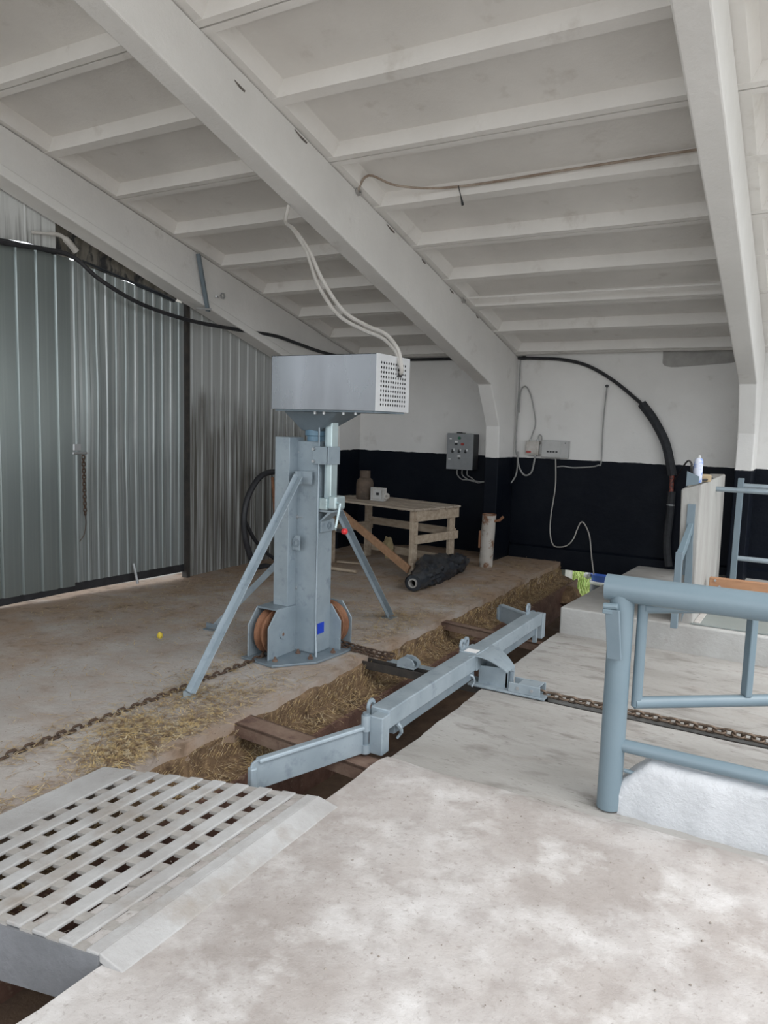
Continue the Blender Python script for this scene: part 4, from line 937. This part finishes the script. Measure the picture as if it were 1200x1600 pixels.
MB().box(-3.10, -2.93, 8.925, 8.998, 1.285, 1.455).build('case', plasticd, jb, bevel=.008)
MB().box(-3.085, -2.945, 8.915, 8.926, 1.30, 1.44).build('cover', plasticd, jb, bevel=.006)
MB().box(-3.08, -3.02, 8.911, 8.916, 1.31, 1.335).build('red_label', redp, jb, label='small red mark')
for x, z in ((-3.05, 1.46), (-2.96, 1.46), (-2.98, 1.28)): MB().cyl((x, 8.96, z-.012), (x, 8.96, z+.02), .016, 10).build('gland', plasticw, jb, smooth=True)
MB().box(-2.925, -2.905, 8.95, 8.998, 1.30, 1.42).build('side_tab', plasticw, jb)
wb = thing('control_box', (-2.73, 8.95, 1.26), 'white plastic electric box on the wall above the black paint edge', 'electric box')
MB().box(-2.895, -2.565, 8.92, 8.998, 1.262, 1.472).build('case', plasticw, wb, bevel=.006)
MB().box(-2.89, -2.65, 8.91, 8.922, 1.268, 1.466).build('cover', plasticw, wb, bevel=.005)
for k in range(4): MB().box(-2.82+.036*k, -2.796+.036*k, 8.905, 8.911, 1.327, 1.345).build('indicator', blackp, wb)
MB().cyl((-2.60, 8.92, 1.445), (-2.60, 8.915, 1.445), .008, 8).build('screw', blackp, wb)
def wc(name, pts, r_, m, label, cat='cable'):
    return MB().tube(spline(pts), r_*(.78 if r_ < .016 else 1), 8).build(name, m, smooth=True, label=label, cat=cat)
y = 8.975
wc('wall_conduit', [(-3.235, y, 2.47), (-3.235, y, 2.1), (-3.24, y, 1.84), (-3.238, y, 1.36), (-3.21, y, 1.24), (-3.215, y, 1.05), (-3.26, y, .95), (-3.29, 8.92, .90)], .013, cableg, 'grey conduit running down the corner beside the middle column')
wc('loop_cable', [(-3.215, y-.01, 1.80), (-3.21, y-.01, 2.05), (-3.15, y-.01, 2.12), (-3.08, y-.01, 2.02), (-3.02, y-.01, 1.80), (-3.0, y-.01, 1.66), (-3.03, y-.01, 1.54), (-3.05, y-.01, 1.47)], .011, cableg, 'grey cable arching into the top of the junction box')
wc('hanging_cable', [(-3.205, y-.012, 1.32), (-3.19, y-.012, 1.16), (-3.13, y-.012, 1.05), (-3.07, y-.012, 1.03), (-3.01, y-.012, 1.09), (-2.98, y-.012, 1.27)], .014, cableg, 'grey cable hanging in a U below the junction box')
wc('small_loop', [(-2.96, y-.01, 1.47), (-2.945, y-.01, 1.53), (-2.915, y-.01, 1.52), (-2.905, y-.01, 1.44)], .009, cableg, 'tiny cable loop between the junction box and the white box')
wc('wavy_cable', [(-2.72, y-.02, 1.26), (-2.71, y, .92), (-2.745, y, .55), (-2.74, y, .32), (-2.68, 8.93, .20), (-2.60, 8.93, .185), (-2.51, 8.93, .215), (-2.44, 8.93, .30), (-2.41, y, .42), (-2.375, y, .50), (-2.33, y, .49), (-2.26, y, .35), (-2.21, 8.94, .10), (-2.17, 8.93, -.10)], .0095, cablew, 'pale cable wandering down the black wall into the trench opening')
wc('side_cable', [(-2.70, y, 1.155), (-2.62, y, 1.165), (-2.5, y, 1.155), (-2.3, y, 1.175), (-2.21, y, 1.20), (-2.175, y, 1.25), (-2.18, y, 1.7), (-2.165, y, 2.12)], .010, cableg, 'thin grey cable rising up the white wall right of the electric box')
MB().cyl((-2.165, 8.99, 2.125), (-2.165, 8.965, 2.125), .018, 10).build('cable_clip', blackp, smooth=True, label='small dark clip at the top of the thin grey wall cable', cat='clip')
wc('black_hose', [(-3.26, 8.965, 2.465), (-3.02, 8.965, 2.455), (-2.70, 8.96, 2.435), (-2.39, 8.96, 2.355), (-2.08, 8.95, 2.18), (-1.78, 8.93, 1.945), (-1.70, 8.93, 1.87)], .020, blackm, 'black hose curving down across the white back wall', 'hose')
wc('foam_sleeve', [(-1.75, 8.925, 1.925), (-1.60, 8.92, 1.735), (-1.46, 8.92, 1.48), (-1.38, 8.92, 1.19), (-1.37, 8.92, 1.13)], .050, foam, 'thick black foam sleeve on the hose above the paint edge', 'pipe sleeve')
MB().tube([(-1.37, 8.92, 1.14), (-1.365, 8.92, .93)], .026, 12).build('hose_joint', mat('red_joint', (.25, .06, .04), (.05, .03, .03), 40, .5, lo=.45, hi=.55), smooth=True, label='reddish hose joint between two black foam sleeves', cat='joint')
wc('foam_sleeve', [(-1.36, 8.92, .95), (-1.36, 8.92, .7), (-1.37, 8.92, .5), (-1.365, 8.92, .3), (-1.33, 8.90, .10)], .043, foam, 'black foam sleeve running down the black wall to the slab', 'pipe sleeve')
MB().ring((-1.36, 8.92, .80), 'z', .045, .042, .012, 16).build('cable_tie', boltm, label='pale tie around the upper part of the lower foam sleeve', cat='tie')
MB().box(-3.23, -3.17, 8.97, 9.0, 2.44, 2.49).build('hose_clamp', blackp, label='dark clamp in the top corner beside the middle column', cat='clamp')
# stained cable on the ceiling joint and steel rods
wc('ceiling_cable', [(-3.27, 5.17, zr(5.17)-.02), (-3.12, 5.10, zr(5.10)+.05), (-2.94, 5.25, zr(5.25)+.03), (-2.53, 5.40, zr(5.40)+.05), (-1.54, 5.40, zr(5.40)+.06), (-.72, 5.40, zr(5.40)+.07)], .012, mat('stained_white', (.42, .36, .30), (.20, .14, .10), 6, .8), 'brown-stained cable along a ceiling rib in the middle bay')
MB().tube([(-2.50, 5.385, zr(5.4)+.05), (-2.47, 5.37, zr(5.4)-.03), (-2.45, 5.37, zr(5.4)-.10)], [.004, .004, .011], 7).build('dangling_wire', blackm, smooth=True, label='short dark wire end dangling from the ceiling cable', cat='wire')
MB().tube([(-3.26, 7.25, zr(7.25)+.01), (-.72, 7.28, zr(7.28)+.012)], .011, 8).build('ceiling_rod', white, smooth=True, label='thin white rod along the ceiling near the back wall', cat='rod')
for k, yy in enumerate((5.18, 7.25)):
    MB().ring((-3.255, yy, zr(yy)-.005), 'x', .035, .016, .02, 10).build('ceiling_hook', stainm, label=('dark steel hook on the middle beam at the stained cable', 'dark steel hook on the middle beam at the thin rod')[k], cat='hook')

# ------------------------------------------------------------------ outside the opening
mb = MB(); mb.hexa([(-3.05, 9.26, -1), (-2.62, 9.26, -1), (-2.74, 10.1, -1), (-3.2, 10.1, -1)], [(-3.05, 9.26, -.02), (-2.62, 9.26, -.02), (-2.74, 10.1, -.30), (-3.2, 10.1, -.34)])
mb.build('wing_wall', pillarm, bevel=.02, label='concrete wing wall outside the trench opening', cat='wall')
bd = thing('blue_drum', (-2.47, 10.62, -1.0), 'blue container on a dark tank outside the trench opening', 'container')
MB().lathe([(.16, 0), (.17, .02), (.17, .44), (.16, .46)], (-2.45, 10.62, -1.0), 20).build('tank', drumd, bd, smooth=True)
MB().lathe([(.175, .0), (.18, .01), (.18, .035), (.175, .045)], (-2.45, 10.62, -.54), 20).build('pale_rim', plasticw, bd, smooth=True)
MB().lathe([(.15, 0), (.16, .02), (.16, .07), (.167, .08), (.167, .10), (.16, .11), (.16, .24), (.14, .26)], (-2.45, 10.62, -.495), 20).build('drum', barrelm, bd, smooth=True)
blob((-2.66, 10.60, -.44), (.05, .05, .05), 'white_bag', plasticw, 'white lump beside the blue container outside', 'bag', 4)
blob((-2.40, 8.55, -.32), (.17, .20, .12), 'manure_lump', manure, 'straw and manure heap at the far end of the trench', 'manure heap', 5)

# ------------------------------------------------------------------ straw
rnd = random.Random(11)
def blades(mb, p, L, w_, a, tilt=0, up=(0, 0, 1)):
    d_ = Vector((math.cos(a), math.sin(a), tilt)).normalized(); x = d_.cross(Vector((0, 0, 1))).normalized()*w_/2
    p = Vector(p); b = p+d_*L*.5+Vector((0, 0, .004)); e = p+d_*L+x*rnd.uniform(-4, 4)
    mb.add([p-x, p+x, b+x, b-x, e+x*.6, e-x*.6], [(0, 1, 2, 3), (3, 2, 4, 5)])
mb = MB()
def patch(cx, cy, sx_, sy_, n, lmin=.03, lmax=.11, z0=.003):
    for _ in range(n):
        x, y_ = rnd.gauss(cx, sx_), rnd.gauss(cy, sy_)
        if x > TL-.015 or x < -5.7 or y_ > 8.9: continue
        if -3.06 < x < -2.74 and 3.8 < y_ < 4.5: continue
        blades(mb, (x, y_, zfloor(x, y_)+z0+rnd.random()*.012), rnd.uniform(lmin, lmax), rnd.uniform(.002, .0045), rnd.uniform(0, 6.28), rnd.uniform(-.06, .12))
patch(-2.85, 2.75, .18, .35, 700); patch(-3.0, 3.15, .12, .12, 350); patch(-2.76, 2.38, .09, .10, 700); patch(-2.95, 2.62, .10, .10, 500); patch(-2.72, 2.75, .06, .2, 350); patch(-2.8, 3.5, .12, .25, 260)
patch(-2.75, 5.0, .12, .4, 420); patch(-2.95, 5.4, .16, .14, 350); patch(-2.8, 6.4, .14, .6, 300); patch(-2.95, 8.3, .35, .3, 500)
patch(-3.9, 4.3, .25, .18, 160); patch(-3.25, 3.55, .12, .35, 280); patch(-4.9, 4.5, .5, .6, 550); patch(-5.2, 5.8, .35, .9, 550); patch(-4.2, 6.0, .8, .9, 900); patch(-3.3, 5.9, .35, .5, 350)
patch(-4.2, 2.9, .5, .5, 120); patch(-3.15, 2.2, .08, .35, 220); patch(-2.72, 1.9, .06, .25, 150); patch(-4, 4, 1.2, 1.6, 500)
mb.build('straw', strawm, kind='stuff', label='loose straw scattered over the left floor', cat='straw', origin=(0, 0, 0))
mb = MB()
for _ in range(7000):
    y_ = rnd.uniform(.8, 8.8); t = rnd.random()
    if t < .55:
        z = -.03-.15*rnd.random(); x = TL+.026+.010*rnd.random(); L = rnd.uniform(.015, .055)
        blades(mb, (x, y_, z), L, rnd.uniform(.0018, .0032), rnd.choice((1.57, -1.57))+rnd.uniform(-.25, .25), -rnd.uniform(.1, 1.6))
    else: x = TL+.03+.17*rnd.random(); blades(mb, (x, y_, -.195-.05*(x-TL)+.025*rnd.random()), rnd.uniform(.03, .10), rnd.uniform(.002, .004), rnd.uniform(0, 6.28), rnd.uniform(-.1, .4))
mb.build('straw', strawm, kind='stuff', label='straw stuck to the trench side', cat='straw', origin=(0, 0, 0))
mb = MB()
for _ in range(330):
    x, y_ = rnd.uniform(-1.6, .9), rnd.uniform(1.2, 3.0); r_ = rnd.choice((.002, .002, .0025, .003, .003, .005))
    if rnd.random() < .35: x, y_ = rnd.uniform(-5.3, -2.7), rnd.uniform(2.2, 8.5); r_ *= 1.8
    z = zfloor(x, y_) if x < -2.6 else .002
    a = rnd.uniform(0, 6.28); c, s_ = math.cos(a)*r_, math.sin(a)*r_
    mb.add([(x+c, y_+s_, z), (x-s_, y_+c*.8, z), (x-c*.9, y_-s_, z), (x+s_, y_-c, z), (x+c*.2, y_, z+r_*.9)], [(0, 1, 4), (1, 2, 4), (2, 3, 4), (3, 0, 4)])
mb.build('grit', mat('grit', (.16, .13, .11), (.30, .27, .24), 40, .9, world=True), kind='stuff', label='loose grit and crumbs on the concrete floors', cat='grit', origin=(0, 0, 0))
mb = MB()
for xc in XC:
    for y_ in YR:
        for _ in range(rnd.randint(0, 5)):
            blades(mb, (xc+rnd.uniform(-hw, hw), shear(xc, y_)+rnd.uniform(-.03, .03), ZT-.035+rnd.uniform(-.01, .02)), rnd.uniform(.02, .05), .003, rnd.uniform(0, 6.28), rnd.uniform(-.2, .5))
mb.build('straw', mat('grey_straw', (.30, .27, .23), (.2, .17, .14), 3, .8, world=True), kind='stuff', label='greyish straw caught in the slab holes', cat='straw', origin=(0, 0, 0))
mb = MB()
for _ in range(5000):
    x = rnd.uniform(-4.2, -2.2); y_ = rnd.uniform(10.0, 14); L = rnd.uniform(.15, .5)
    a = rnd.uniform(0, 6.28)
    if (x+2.45)**2+(y_-10.62)**2 < .09 or (y_ < 10.2 and x < -2.65): continue
    blades(mb, (x, y_, -1.0+.008*(y_-9.24)), L*.5, .012, a, rnd.uniform(1.2, 4))
mb.build('grass', grassm, kind='stuff', label='tall grass outside the trench opening', cat='grass', origin=(0, 0, 0))

# ------------------------------------------------------------------ groups of look-alikes
GROUPS = {'power_cable': 'white power cables to the hood', 'cross_beam': 'crossbeams over the trench', 'drive_chain': 'drive chains',
          'foam_sleeve': 'foam sleeves on the hose', 'ceiling_hook': 'hooks on the middle beam', 'wood_scrap': 'wood scraps on the floor', 'foam_lump': 'foam lumps at the workbench'}
for o in bpy.data.objects:
    k = o.name.split('.')[0]
    if k in GROUPS and o.parent is None: o['group'] = GROUPS[k]
